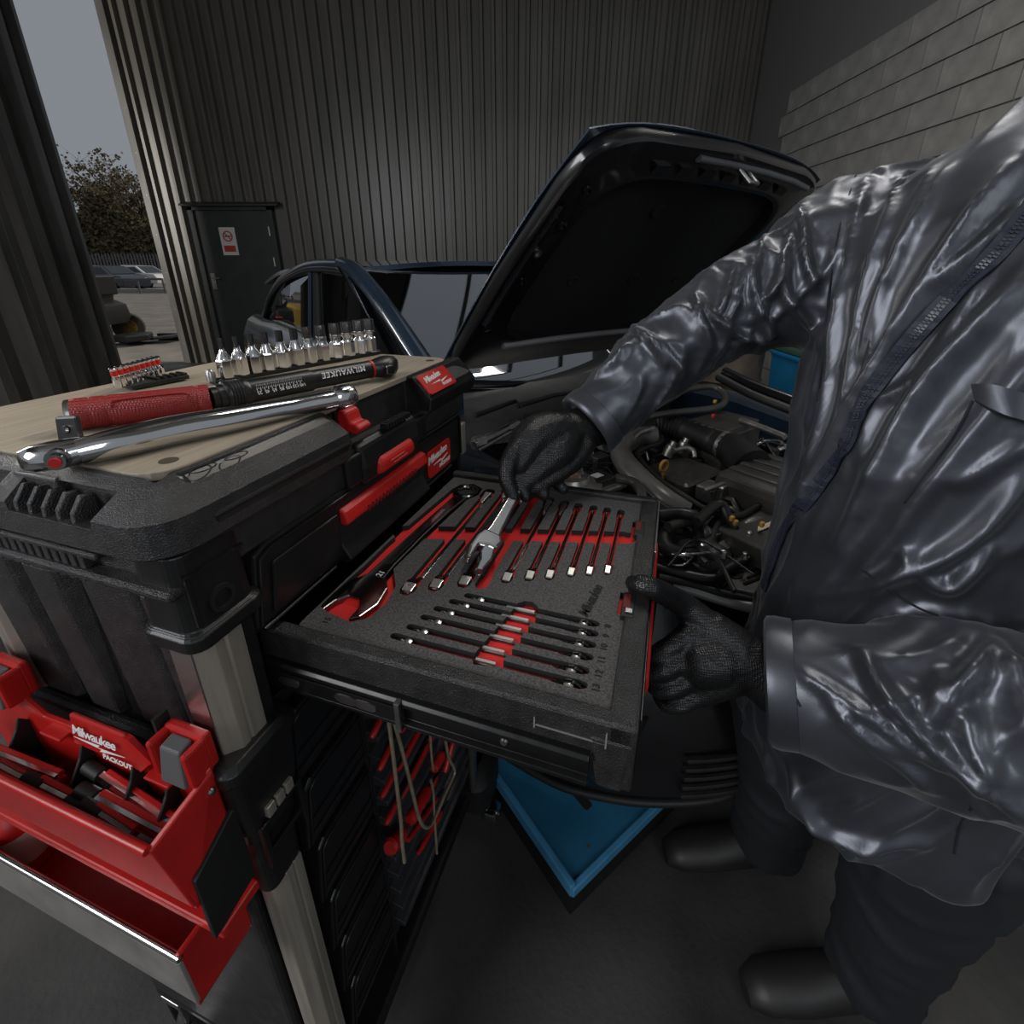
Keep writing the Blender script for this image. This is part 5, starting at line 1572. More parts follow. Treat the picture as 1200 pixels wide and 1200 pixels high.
ro = obj('roof', MB().loft([[roofpt(-1 + 2 * i / 14, y) for i in range(15)] + [roofpt(1 - 2 * i / 14, y, -.02) for i in range(15)] for y in [2.10 + .1 * k for k in range(20)]]), PAINT, car, smooth=60)
for k in range(5):
    y = 2.3 + .3 * k
for sg in (-1, 1):
    X = lambda v: CM + sg * (CM - v)
    a = [Vector((X(.66), 1.36, -.315)), Vector((X(.67), 1.62, -.185)), Vector((X(.68), 1.85, -.085)), Vector((X(.69), 2.05, -.018)), Vector((X(.69), 2.2, .004))]
    obj('front_pillar', MB().tube(smooth_path(a, 4), [.034] * 17, 8), PAINT, car, smooth=60)
    r = [Vector((X(.685), y, z)) for y, z in ((2.05, -.018), (2.17, .000), (2.6, .004), (2.93, -.018), (3.41, -.085), (3.85, -.20), (4.26, -.37))]
    obj('cant_rail', MB().tube(smooth_path(r, 4), .026, 8), PAINT, car, smooth=60)
    obj('window_seal', MB().tube(smooth_path([p + Vector((-sg * -.0 + sg * -.012 * -1 * 0, 0, -.026)) + Vector((sg * .016, 0, 0)) for p in r], 4), .009, 6), RUB, car, smooth=60)
    obj('centre_pillar', MB().hexa([(X(.645), 2.60, -.36), (X(.675), 2.60, -.36), (X(.675), 2.70, -.36), (X(.645), 2.70, -.36), (X(.675), 2.56, -.01), (X(.70), 2.56, -.01), (X(.70), 2.63, -.01), (X(.675), 2.63, -.01)]), RUB, car, bevel=.006)
    obj('pillar_trim', MB().tube([(X(.643), 2.74, -.36), (X(.672), 2.66, -.03)], .013, 6), PAINT, car, smooth=60)
    obj('side_window', MB().hexa([(X(.662), 2.72, -.36), (X(.667), 2.72, -.36), (X(.667), 3.95, -.36), (X(.662), 3.95, -.36), (X(.686), 2.66, -.03), (X(.690), 2.66, -.03), (X(.690), 3.30, -.085), (X(.686), 3.30, -.085)]), GLASS, car)
    obj('side_window', MB().hexa([(X(.662), 1.45, -.34), (X(.667), 1.45, -.34), (X(.667), 2.60, -.36), (X(.662), 2.60, -.36), (X(.686), 2.02, -.05), (X(.690), 2.02, -.05), (X(.690), 2.56, -.03), (X(.686), 2.56, -.03)]), GLASS, car)
    # flank below the windows, with wheel arches left open at the bottom
    prof = [(.70, -.345), (.655, -.350), (.60, -.39), (.55, -.50), (.53, -.70), (.55, -.92), (.60, -1.02), (.72, -1.02), (.72, -.345)]
    obj('flank', MB().loft([[Vector((X(x), y, z - .03 * (y > 3.8))) for x, z in prof] for y in (1.25, 1.7, 2.4, 3.0, 3.6, 4.1, 4.6)]), PAINT, car, smooth=40)
    fp2 = [(.78, -.455), (.70, -.440), (.60, -.46), (.54, -.55), (.52, -.70), (.54, -.80), (.60, -.82), (.78, -.80)]
    obj('front_wing', MB().loft([[Vector((X(x - .10), y, z - .05 - .15 * max(0, .9 - y))) for x, z in fp2] for y in (.45, .7, .95, 1.26)]), PAINT, car, smooth=40)
    whl = obj('wheel', MB().lathe([(.17, -.085), (.245, -.09), (.268, -.075), (.272, -.04), (.272, .04), (.268, .075), (.245, .09), (.17, .085)], (X(.62), .93, PZ + .272), (1, 0, 0), 40), mat('tyre_rubber', (.022, .019, .016), .8, bump=.6, bs=120, dist=.003), car, smooth=40)
    obj('rim', MB().lathe([(.168, -.07 * 1), (.16, -.05), (.05, -.03), (.05, .03), (.168, .06)], (X(.62), .93, PZ + .272), (1, 0, 0), 28), CAST, whl, smooth=40)
    obj('wheel', MB().lathe([(.17, -.085), (.245, -.09), (.268, -.075), (.272, -.04), (.272, .04), (.268, .075), (.245, .09), (.17, .085)], (X(.62), 3.35, PZ + .272), (1, 0, 0), 40), MAT['tyre_rubber'], car, smooth=40)
    obj('seat', MB().loft([[Vector((CM + sg * .30 + w * math.cos(t), y + .07 * math.sin(t), z)) for t in [2 * PI * k / 14 for k in range(14)]] for z, w, y in ((-.75, .20, 2.35), (-.40, .20, 2.48), (-.24, .17, 2.54), (-.22, .10, 2.55), (-.20, .11, 2.55), (-.13, .12, 2.57), (-.10, .09, 2.58))]), DARK, car, smooth=50)


def ws(s, t, off=0):
    x = CM + s * (.60 - .02 * t)
    y = (1.46 - .13 * (1 - s * s)) * (1 - t) + (2.14 - .09 * (1 - s * s)) * t
    z = -.375 * (1 - t) + (-.006) * t - .05 * (1 - s * s) * (1 - t) + .006 * math.sin(PI * t)
    return Vector((x, y, z + off))


obj('windscreen', sheet_grid(lambda s, t, o: ws(s, t, o), 16, 10, .004), GLASSW, car, smooth=60)
obj('pale_reflection', sheet_grid(lambda s, t, o: ws(-.50 + s * .22, .60 + t * .28, o - .03), 6, 4, .004), mat('reflection_grey', (.30, .30, .29), .8), car, smooth=60)  # pale sheet added under the glass for a patch of reflection
obj('dashboard', MB().box(RX0 + .02, RX1 - .02, 1.42, 1.9, -.52, -.40), DARK, car, bevel=.03)
obj('floor_pan', MB().box(RX0, RX1, 1.3, 4.4, -1.0, -.95), DARK, car)
obj('rear_bulkhead', MB().box(RX0 + .02, RX1 - .02, 3.8, 4.3, -.95, -.32), DARK, car, bevel=.03)
obj('steering_wheel', MB().loft([[Vector((CM + .30 + (.14 + .014 * math.cos(b)) * math.cos(a), 2.02 + .05 * math.sin(a) + .014 * math.sin(b), -.36 + (.14 + .014 * math.cos(b)) * math.sin(a))) for b in [2 * PI * j / 6 for j in range(6)]] for a in [2 * PI * k / 24 for k in range(25)]], cap=False), DARK, car, smooth=60)
# cowl, wipers
cw = obj('cowl', MB().loft([[Vector((CM + s * .60, (1.46 - .13 * (1 - s * s)) + dy, z)) for dy, z in ((.02, -.405), (-.03, -.425), (-.12, -.435), (-.24, -.45), (-.26, -.52), (.02, -.52))] for s in [-1 + .125 * k for k in range(17)]]), ENG, car, smooth=40)
for a, b, c in (((556, 487), (604, 470), (612, 476)), ((606, 476), (650, 463), (705, 455))):
    wp_ = obj('wiper', MB().tube([E(*a, -.395), E(*b, -.388), E(*c, -.388)], [.008, .007, .005], 6), RUB, car, smooth=60)
obj('cowl_grille', MB().loft([[E(u, v, -.425) + Vector((0, 0, dz)) for u, v, dz in ((612 + k, 488 - k * .12, 0), (612 + k, 488 - k * .12, .01), (614 + k, 498 - k * .12, .01), (614 + k, 498 - k * .12, 0))] for k in (0, 8, 16, 24)]), RUB, car)

# ---- engine bay
bay = obj('engine_bay', MB().box(.60, 1.92, .42, 1.28, -.98, -.90).box(.60, .64, .42, 1.28, -.95, -.55).box(1.86, 1.92, .42, 1.28, -.95, -.52).box(.60, 1.92, 1.24, 1.28, -.95, -.46), DARK, car)


def hose(name, pts, r, m, n=6, seg=10, parent=None):
    return obj(name, MB().tube(smooth_path([E(*p) for p in pts], n), r, seg), m, parent or car, smooth=60)


ip = hose('intake_pipe', [(768, 511, -.475), (748, 512, -.475), (731, 522, -.478), (729, 536, -.485), (748, 560, -.495), (775, 584, -.51), (803, 602, -.535)], .0295, mat('grey_intake_plastic', (.15, .14, .128), .30, var=.25, vs=14, bump=.2, bs=300, dist=.001), 6, 16)
hose('pipe_seam', [(741, 561, -.475), (768, 585, -.49), (796, 604, -.515)], .003, ENG2, 4, 6, ip)
obj('pipe_flange', MB().lathe([(.026, 0), (.037, .004), (.037, .014), (.028, .018)], E(804, 602, -.545), (.4, -.6, -.35), 18), ENG, ip, smooth=40)
hose('thin_pipe', [(772, 508, -.47), (775, 517, -.47), (752, 527, -.468), (748, 535, -.475), (770, 560, -.49), (800, 580, -.50), (830, 598, -.52), (862, 605, -.53), (890, 592, -.53), (912, 578, -.52)], .0072, RUB, 5, 8)
ah = [E(*p) for p in ((742, 500, -.47), (770, 497, -.468), (800, 503, -.475), (838, 518, -.48))]
path = smooth_path(ah, 10)
obj('air_hose', MB().tube(path, [.036 + .0035 * (i % 2) for i in range(len(path))], 16), RUB, car, smooth=50)
ad = (ah[-1] - ah[-2]).normalized()
obj('hose_clamp', MB().lathe([(.041, -.006), (.043, -.005), (.043, .006), (.041, .007)], ah[-1] + ad * .03, ad, 20), CAST, car, smooth=40)
obj('air_duct', MB().tube([ah[-1], ah[-1] + ad * .05, E(880, 548, -.50)], [.038, .045, .055], 14), ENG, car, smooth=60)
ab_c = E(912, 552, -.48)
ab = obj('air_filter_box', MB().loft([ring(ab_c.x - .12, ab_c.x + .12, ab_c.y - .10, ab_c.y + .10, .015, z, i) for z, i in ((ab_c.z - .10, .012), (ab_c.z - .03, .0), (ab_c.z - .01, .004), (ab_c.z, .02))]), ENG2, car, bevel=.003)
for k in range(6):
    obj('louvre', MB().box(ab_c.x - .105 + k * .034, ab_c.x - .090 + k * .034, ab_c.y - .108, ab_c.y - .099, ab_c.z - .075, ab_c.z - .028), BLK, ab)
obj('louvre_panel', MB().box(ab_c.x - .115, ab_c.x + .115, ab_c.y - .106, ab_c.y - .098, ab_c.z - .085, ab_c.z - .018), LOUV, ab)
for k in range(4):
    obj('lid_rib', MB().box(ab_c.x - .09 + k * .05, ab_c.x - .07 + k * .05, ab_c.y - .07, ab_c.y + .08, ab_c.z - .002, ab_c.z + .006), ENG2, ab, bevel=.002)
ec = E(800, 549, -.52)
ec_o = obj('engine_cover', MB().loft([ring(ec.x - .085, ec.x + .085, ec.y - .075, ec.y + .075, .012, z, i) for z, i in ((ec.z - .06, 0), (ec.z - .006, 0), (ec.z, .008))]), ENG2, car, bevel=.002)
dr_ = E(778, 546, -.485)
obj('dipstick_ring', MB().loft([[dr_ + Vector(((.014 + .0042 * math.cos(b)) * math.cos(a), .0042 * math.sin(b), (.014 + .0042 * math.cos(b)) * math.sin(a))) for b in [2 * PI * j / 8 for j in range(8)]] for a in [2 * PI * k / 20 for k in range(21)]], cap=False), YEL, car, smooth=60)
obj('dipstick_stem', MB().tube([dr_ - Vector((0, 0, .016)), dr_ - Vector((0, 0, .07))], .004, 8), YEL, car, smooth=60)
bc = E(848, 492, -.44)
obj('battery', MB().loft([ring(bc.x - .10, bc.x + .10, bc.y - .07, bc.y + .07, .008, z, i) for z, i in ((bc.z - .14, 0), (bc.z - .02, 0), (bc.z - .018, .004), (bc.z, .006))]), ENG2, car, bevel=.003)
hose('battery_strap', [(868, 492, -.43), (895, 502, -.432), (920, 512, -.435)], .009, CAST)
hose('seal_tray', [(742, 492, -.42), (785, 484, -.418), (838, 478, -.42), (850, 468, -.42), (845, 458, -.41), (830, 453, -.40), (800, 458, -.40), (770, 466, -.40)], .011, ENG2, 5, 8)
hose('wing_seal', [(842, 442, -.40), (880, 462, -.42), (930, 482, -.44), (980, 505, -.46)], .016, RUB, 5, 8)
hose('wing_edge', [(850, 436, -.39), (890, 455, -.405), (940, 474, -.42), (990, 497, -.44)], .020, BPAINT, 5, 8)
for i, (u, v, z) in enumerate(((838, 470, -.41), (836, 487, -.42), (858, 607, -.50), (862, 612, -.51), (893, 614, -.52))):
    c = E(u, v, z)
    obj('amber_clip', MB().box(c.x - .006, c.x + .006, c.y - .0045, c.y + .0045, c.z - .007, c.z + .005), YEL if i != 1 else REDP, car, bevel=.003)
sm = E(668, 563, -.47)
st_ = obj('strut_mount', MB().lathe([(.075, -.02), (.075, -.006), (.060, 0), (.046, .004), (.042, .014), (.030, .016), (.026, .010), (.012, .010), (.012, .016), (.004, .018)], sm, (0, 0, 1), 28), CAST, car, smooth=35)
obj('strut_cap', MB().lathe([(.020, .010), (.019, .019), (.010, .022)], sm, (0, 0, 1), 18), mat('rusty_cap', (.22, .12, .08), .6, var=.3, vs=80), st_, smooth=40)
obj('mount_plate', MB().box(sm.x - .06, sm.x + .13, sm.y - .065, sm.y + .03, sm.z - .03, sm.z - .018), CAST, car, bevel=.004)
c = E(700, 557, -.47)
obj('relay_box', MB().box(c.x - .035, c.x + .035, c.y - .03, c.y + .03, c.z - .03, c.z), ENG, car, bevel=.003)
obj('relay_label', MB().box(c.x - .014, c.x + .012, c.y - .010, c.y + .010, c.z, c.z + .001), WHT, car)
hose('looped_hose', [(698, 580, -.48), (722, 586, -.48), (742, 590, -.482), (752, 580, -.48), (744, 566, -.478), (722, 560, -.48)], .011, ENG2)
hose('upright_hose', [(680, 558, -.46), (678, 545, -.455), (684, 535, -.45), (692, 530, -.45)], .010, CAST)
hose('coolant_hose', [(771, 603, -.50), (795, 601, -.50), (815, 606, -.505), (818, 622, -.54), (820, 640, -.57)], .0125, ENG)
hose('coolant_hose', [(816, 612, -.50), (836, 594, -.50), (846, 592, -.50), (852, 605, -.52), (862, 618, -.54)], .0115, ENG)
hose('radiator_hose', [(784, 622, -.54), (778, 634, -.55), (785, 645, -.56), (810, 650, -.57), (828, 640, -.57), (838, 618, -.55), (846, 610, -.54)], .017, RUB)
hose('curved_hose', [(783, 618, -.52), (800, 612, -.52), (812, 609, -.52)], .012, ENG2)
c = E(824, 624, -.55)
obj('hose_joint', MB().ball(c, .020, 12, 8), CAST, car, smooth=60)
for k in range(7):
    p = E(852 + k * 5.5, 592 - k * 3.0, -.56)
    obj('manifold_rib', MB().tube([p + Vector((-.012, -.05, -.02)), p + Vector((0, -.012, .02)), p + Vector((.006, .04, .012))], .0075, 6), ENG2, car, smooth=60)
# front panel, headlamp and bumper
sp = MB()
pts = [(846, 664), (872, 650), (905, 636), (925, 645), (915, 690), (895, 697), (862, 690)]
A = [E(u, v, -.60) for u, v in pts]
sp.add([p for p in A] + [p - Vector((0, 0, .02)) for p in A], [tuple(range(7))[::-1], tuple(range(7, 14))] + [(i, (i + 1) % 7, 7 + (i + 1) % 7, 7 + i) for i in range(7)])
fpn = obj('front_panel', sp, mat('grey_panel_plastic', (.115, .105, .095), .4, var=.25, vs=15), car, bevel=.003)
c = E(864, 674, -.599)
obj('panel_hole', MB().loft([[c + Vector((.017 * math.cos(a), .010 * math.sin(a), h)) for a in [2 * PI * k / 18 for k in range(18)]] for h in (-.001, .0012)]), BLK, fpn)
for k in range(3):
    obj('panel_slot', MB().tube([E(872 + k * 4, 684 - k * 7, -.597), E(893 + k * 4, 676 - k * 8, -.597)], .003, 5), BLK, fpn)
c = E(905, 618, -.54)
obj('fuse_cover', MB().loft([ring(c.x - .10, c.x + .10, c.y - .08, c.y + .08, .012, z, i) for z, i in ((c.z - .05, 0), (c.z - .005, 0), (c.z, .008))]), ENG2, car, bevel=.003)
for (u0, v0, u1, v1) in ((888, 620, 903, 614),):
    obj('warning_label', MB().hexa([E(u0, v0 - 3, -.538), E(u1, v1 - 3, -.538), E(u1, v1 + 3, -.538), E(u0, v0 + 3, -.538), E(u0, v0 - 3, -.536), E(u1, v1 - 3, -.536), E(u1, v1 + 3, -.536), E(u0, v0 + 3, -.536)]), mat('cream_label', (.60, .52, .36), .6), car)
hl = MB()
rg_ = []
for u, v, z, w, h in ((768, 650, -.60, .02, .04), (790, 652, -.585, .05, .06), (815, 653, -.58, .06, .07), (836, 650, -.585, .05, .055), (852, 640, -.59, .02, .03)):
    c = E(u, v, z)
    rg_.append([c + Vector((.3 * w * math.sin(a), -w * math.cos(a), h * math.sin(a) - .03)) for a in [2 * PI * k / 12 for k in range(12)]])
hlo = obj('headlamp', MB().loft(rg_), mat('headlamp_lens', (.06, .06, .062), .10, coat=1), car, smooth=60)
hose('headlamp_rim', [(770, 648, -.57), (800, 650, -.555), (836, 648, -.56)], .004, CHROME, 5, 6, hlo)
hose('headlamp_rim', [(770, 659, -.58), (800, 662, -.57), (812, 652, -.56)], .003, CHROME, 5, 6, hlo)
obj('headlamp_bracket', MB().loft([[E(u, v, -.56) + Vector((0, 0, dz)) for dz in (0, -.012)] + [E(u + 8, v + 9, -.57) + Vector((0, 0, dz)) for dz in (-.012, 0)] for u, v in ((818, 650), (836, 640), (852, 630), (862, 626))]), CAST, car, smooth=40)
hose('front_rail', [(768, 664, -.59), (800, 672, -.59), (835, 678, -.59), (850, 668, -.585), (875, 655, -.58), (905, 646, -.58)], .010, ENG, 5, 8)
hose('chrome_grille_edge', [(790, 685, -.62), (820, 694, -.62), (855, 705, -.625), (900, 716, -.63)], .012, mat('pale_bumper_paint', (.32, .31, .30), .3, .5), 5, 8)
hose('lower_headlamp_seal', [(772, 676, -.60), (810, 684, -.605), (850, 696, -.61), (900, 706, -.62)], .008, RUB, 5, 8)
bl = [E(u, v, -1.15) for u, v in ((585, 872), (600, 890), (640, 910), (680, 925), (750, 937), (830, 935), (890, 915))] + [Vector((1.25, .22, -1.15)), Vector((1.6, .27, -1.15)), Vector((1.85, .42, -1.15)), Vector((1.95, .66, -1.15))]
blp = smooth_path(bl, 4)
bum = obj('bumper', MB().loft([[p, p + (Vector((CM, 1.0, p.z)) - p).normalized() * -.015 + Vector((0, 0, .06)), p + (Vector((CM, 1.0, p.z)) - p).normalized() * -.01 + Vector((0, 0, .20)), p + (Vector((CM, 1.0, p.z)) - p).normalized() * .05 + Vector((0, 0, .34)), p + (Vector((CM, 1.0, p.z)) - p).normalized() * .12 + Vector((0, 0, .47)), p + (Vector((CM, 1.0, p.z)) - p).normalized() * .16 + Vector((0, 0, .45)), p + (Vector((CM, 1.0, p.z)) - p).normalized() * .08 + Vector((0, 0, .0))] for p in blp], cap=True), BPAINT, car, smooth=50)
for k in range(5):
    q = [p + (Vector((CM, 1.0, p.z)) - p).normalized() * -.022 + Vector((0, 0, .05 + .028 * k)) for p in blp[18:30]]
    obj('grille_slat', MB().tube(q, .0065, 6), ENG, bum, smooth=60)
hose('bumper_lip', [(590, 884, -1.15), (640, 913, -1.15), (680, 928, -1.15), (750, 940, -1.15), (830, 938, -1.15), (890, 918, -1.15)], .010, RUB, 5, 8, bum)

# clutter of looms, unions and bolts between the large parts
rnd = random.Random(11)
for k in range(80):
    u0, v0 = rnd.uniform(690, 925), rnd.uniform(505, 665)
    if v0 > 640 and u0 > 850: continue
    z0 = -.56 - rnd.uniform(0, .10)
    a = E(u0, v0, z0)
    ang = rnd.uniform(0, 2 * PI); L = rnd.uniform(.05, .16)
    d = Vector((math.cos(ang), math.sin(ang), rnd.uniform(-.2, .2))) * L
    sd_ = Vector((-d.y, d.x, 0)) * rnd.uniform(-.5, .5)
    obj('loom', MB().tube(smooth_path([a, a + d * .4 + sd_ + Vector((0, 0, .02)), a + d], 5), rnd.choice((.0025, .004, .005, .007, .010)), 7), rnd.choice((RUB, ENG, ENG, ENG2, ENG2, CAST)), car, smooth=60)
for k in range(40):
    u0, v0 = rnd.uniform(600, 925), rnd.uniform(510, 665)
    c = E(u0, v0, -.57 - rnd.uniform(0, .08))
    w, l, h = rnd.uniform(.010, .032), rnd.uniform(.010, .04), rnd.uniform(.01, .04)
    m = MB().box(-w, w, -l, l, -h, h).xf(Matrix.Translation(c) @ Matrix.Rotation(rnd.uniform(0, 3), 4, 'Z'))
    obj('engine_fitting', m, rnd.choice((ENG, ENG, ENG2, CAST, RUB)), car, bevel=.003)
for k in range(45):
    c = E(rnd.uniform(690, 915), rnd.uniform(515, 660), -.545 - rnd.uniform(0, .05))
    obj('bolt', MB().lathe([(.008, 0), (.008, .004), (.0055, .004), (.0055, .012), (.004, .014)], c, (rnd.uniform(-.3, .3), rnd.uniform(-.3, .3), 1), 6), rnd.choice((CAST, STEEL, CHROME)), car)
c = E(833, 572, -.53)
obj('coil_pack', MB().box(c.x - .03, c.x + .03, c.y - .025, c.y + .025, c.z - .03, c.z + .01).box(c.x - .015, c.x + .012, c.y - .04, c.y - .02, c.z - .02, c.z + .02), CAST, car, bevel=.004)
for u, v in ((785, 527), (800, 523)):
    c = E(u, v, -.49)
    obj('solenoid', MB().lathe([(.016, -.02), (.016, .012), (.010, .014), (.010, .026)], c, (.4, -.2, 1), 12), CAST, car, smooth=40)
hose('bright_pipe', [(790, 528, -.485), (803, 525, -.48), (812, 528, -.485), (814, 536, -.50)], .007, CAST)
hose('bright_pipe', [(742, 514, -.455), (750, 507, -.45), (765, 502, -.45)], .009, CAST)
hose('fuel_rail', [(824, 575, -.51), (845, 568, -.51), (866, 562, -.51)], .007, CAST)
# ================================================================== right background
bb = thing('waste_bin', 'blue waste bin with dark green lid against the white block wall', 'bin', Vector((2.6, 4.1, FLOOR)))
c = atz(940, 487, -.95)
BBL = mat('bin_blue', (.010, .155, .33), .5, var=.1, vs=10)
cx, cy = c.x + .20, c.y + .2
obj('bin_body', MB().loft([[Vector((cx + s * x, cy + s * y, z)) for x, y in ((-.24, -.26), (.24, -.26), (.24, .26), (-.24, .26))] for z, s in ((FLOOR + .02, .84), (-.62, 1.0), (-.60, 1.04), (-.575, 1.04))]), BBL, bb, bevel=.012)
obj('bin_lid', MB().loft([[Vector((cx + s * x, cy + s * y, z)) for x, y in ((-.25, -.27), (.25, -.27), (.25, .27), (-.25, .27))] for z, s in ((-.575, 1.0), (-.54, .98), (-.50, .80))]), mat('bin_lid_green', (.03, .075, .055), .5), bb, bevel=.01)
obj('bin_sticker', MB().box(cx - .10, cx + .12, cy - .262, cy - .256, -.92, -.72), mat('white_sticker', (.6, .6, .62), .5), bb)
obj('sticker_symbol', MB().box(cx - .06, cx + .04, cy - .264, cy - .2615, -.88, -.76), mat('blue_sticker', (.03, .09, .4), .5), bb)
cu = thing('steel_drum', 'brown steel drum standing by the block wall behind the engine bay', 'drum', (2.05, 4.5, FLOOR))
dc_ = atz(872, 462, -.85)
obj('drum_body', MB().lathe([(.24, 0), (.25, .01), (.25, .28), (.262, .30), (.25, .32), (.25, .58), (.262, .60), (.25, .62), (.25, .88), (.24, .89)], (dc_.x, dc_.y + .35, FLOOR), (0, 0, 1), 28), mat('rusty_brown_drum', (.10, .075, .055), .5, .3, var=.4, vs=6), cu, smooth=35)
obj('drum_top', MB().lathe([(.235, .872), (.235, .88)], (dc_.x, dc_.y + .35, FLOOR), (0, 0, 1), 28), MAT['rusty_brown_drum'], cu)
obj('drum_bung', MB().lathe([(.03, .88), (.03, .895)], (dc_.x + .1, dc_.y + .35, FLOOR), (0, 0, 1), 12), STEEL, cu, smooth=40)

# ================================================================== yard seen through the open doorway
GZ = FLOOR - .015
# palisade fence
FENCE = mat('galvanised_pales', (.16, .16, .165), .5, .5, var=.2, vs=3)
D0 = Vector((-56, 54, 0)); D1 = Vector((-36, 58, 0))
fe = thing('palisade_fence', 'grey steel palisade fence behind the parked cars', 'fence', (D0 + D1) / 2 + Vector((0, 0, GZ)))
fdv = (D1 - D0).normalized()
n = 66
for k in range(n):
    p = D0.lerp(D1, k / (n - 1))
    a, b = p - fdv * .09, p + fdv * .09
    nb = Vector((-fdv.y, fdv.x, 0)) * .03
    obj('pale', MB().loft([[a, p - nb, b, p + nb]] and [[a + up * z, p - nb + up * z, b + up * z, p + nb + up * z] for z in (GZ, GZ + 2.5)] + [[p + up * (GZ + 2.75)] * 4]), FENCE, fe)
for z in (.5, 2.1):
    obj('fence_rail', MB().tube([D0 + up * (GZ + z) + Vector((0, .06, 0)), D1 + up * (GZ + z) + Vector((0, .06, 0))], .05, 4), FENCE, fe)

# trees beyond the fence
BARK = mat('bare_bark', (.085, .065, .045), .9, var=.3, vs=5)
TWIG = mat('winter_twigs', (.13, .095, .055), .9, var=.3, vs=2)
IVY = mat('dull_foliage', (.115, .092, .050), .8, var=.5, vs=3)


def tree(x, y, h, label, seed, leafy):
    r = random.Random(seed)
    t = thing('tree', label, 'tree', (x, y, GZ), WORLD, 'trees beyond the fence')
    tm2 = MB(); tw = MB(); lf = MB()
    tm2.tube([(x, y, GZ), (x + .2, y, GZ + h * .3), (x + r.uniform(-.4, .4), y, GZ + h * .7)], [.28, .2, .09], 8)
    for k in range(26):
        z = GZ + h * r.uniform(.18, .7)
        a = r.uniform(0, 2 * PI); L = h * r.uniform(.18, .38)
        b = Vector((x, y, z)); e = b + Vector((math.cos(a) * L, math.sin(a) * L, L * r.uniform(.4, 1.1)))
        tm2.tube([b, b.lerp(e, .5) + Vector((0, 0, .1)), e], [.09, .055, .02], 5)
        for q in range(16):
            s = b.lerp(e, r.uniform(.3, 1)); a2 = r.uniform(0, 2 * PI); l2 = h * r.uniform(.05, .13)
            d = Vector((math.cos(a2) * l2, math.sin(a2) * l2, l2 * r.uniform(-.1, 1)))
            tw.tube([s, s + d], [.022, .006], 3, cap=False)
            for w in range(leafy):
                c = s + d * r.uniform(.2, 1.1) + Vector((r.uniform(-.2, .2), r.uniform(-.2, .2), r.uniform(-.2, .2)))
                u_ = Vector((r.uniform(-1, 1), r.uniform(-1, 1), r.uniform(-1, 1))).normalized() * .17
                v_ = u_.orthogonal().normalized() * .12
                lf.add([c - u_, c + v_, c + u_, c - v_], [(0, 1, 2, 3)])
    obj('trunk', tm2, BARK, t, smooth=60)
    o = obj('twigs', tw, TWIG, t); o['kind'] = 'stuff'
    if leafy:
        o = obj('foliage', lf, IVY, t); o['kind'] = 'stuff'


tree(-52, 60, 12, 'leafy brown-green tree leftmost beyond the fence', 1, 5)
tree(-47, 62, 12.5, 'tall bare twiggy tree behind the white car', 2, 3)
tree(-43, 61, 13, 'tree with tawny foliage nearest the doorway jamb', 3, 5)
tree(-50, 66, 15, 'tallest thin tree far beyond the fence', 4, 2)
tree(-40, 66, 12, 'tree half hidden by the cladding jamb', 5, 3)
hg = MB()
r = random.Random(5)
for k in range(20000):
    q = D0.lerp(D1, r.random()) + Vector((r.uniform(-.5, .5), 1.2 + r.uniform(0, 2), 0))
    c = q + up * (GZ + r.uniform(.2, 7.6 + 1.8 * math.sin(q.x * .8)))
    u_ = Vector((r.uniform(-1, 1), r.uniform(-1, 1), r.uniform(-1, 1))).normalized() * .26
    v_ = u_.orthogonal().normalized() * .16
    hg.add([c - u_, c + v_, c + u_, c - v_], [(0, 1, 2, 3)])
tag(obj('hedge', hg, IVY), 'dense brown-green hedge growing behind the palisade fence', 'hedge', kind='stuff')


def parked(name, label, P, ang, col, scale=1.0):
    F = Frame(ang)
    l = F.I @ P
    body = mat(name + '_paint', col, .3, coat=.8)
    t = thing(name, label, 'car', l, F)
    X, Y, Z = l
    prof = [(-2.1, .28), (-2.15, .65), (-1.95, .88), (-1.25, .96), (-.55, 1.40), (.55, 1.46), (1.35, 1.30), (1.95, .95), (2.1, .80), (2.1, .30)]
    obj('body', MB().loft([[Vector((X + x * scale, Y + s * .86 * scale * (1 - .16 * max(0, (z - .9) / .5)), Z + z * scale)) for x, z in prof] for s in (-1, -.6, .6, 1)]), body, t, bevel=.05)
    for s in (-1, 1):
        obj('side_glass', MB().hexa([(X + x * scale, Y + s * w * scale, Z + z * scale) for x, z, w in ((-1.05, .98, .83), (1.5, .98, .83), (1.5, .98, .87), (-1.05, .98, .87), (-.5, 1.34, .70), (1.15, 1.28, .70), (1.15, 1.28, .80), (-.5, 1.34, .80))]), mat('far_glass', (.02, .025, .03), .08), t)
        for wx in (-1.3, 1.3):
            obj('wheel', MB().lathe([(.2, -.1), (.32, -.1), (.32, .1), (.2, .1)], (X + wx * scale, Y + s * .80 * scale, Z + .32), (0, 1, 0), 18), RUB, t, smooth=40)
    obj('windscreen', MB().hexa([(X + x * scale, Y + y * scale, Z + z * scale) for x, y, z in ((-1.27, -.7, .98), (-1.20, -.7, .98), (-1.20, .7, .98), (-1.27, .7, .98), (-.60, -.6, 1.39), (-.53, -.6, 1.39), (-.53, .6, 1.39), (-.60, .6, 1.39))]), MAT['far_glass'], t)
    obj('headlamp', MB().ball((X - 2.08 * scale, Y - .62 * scale, Z + .68 * scale), (.08, .14, .08)), mat('far_lamp', (.5, .5, .48), .2), t)


def far(u, v, y):
    p = aty(u, v, y); p.z = GZ
    return p


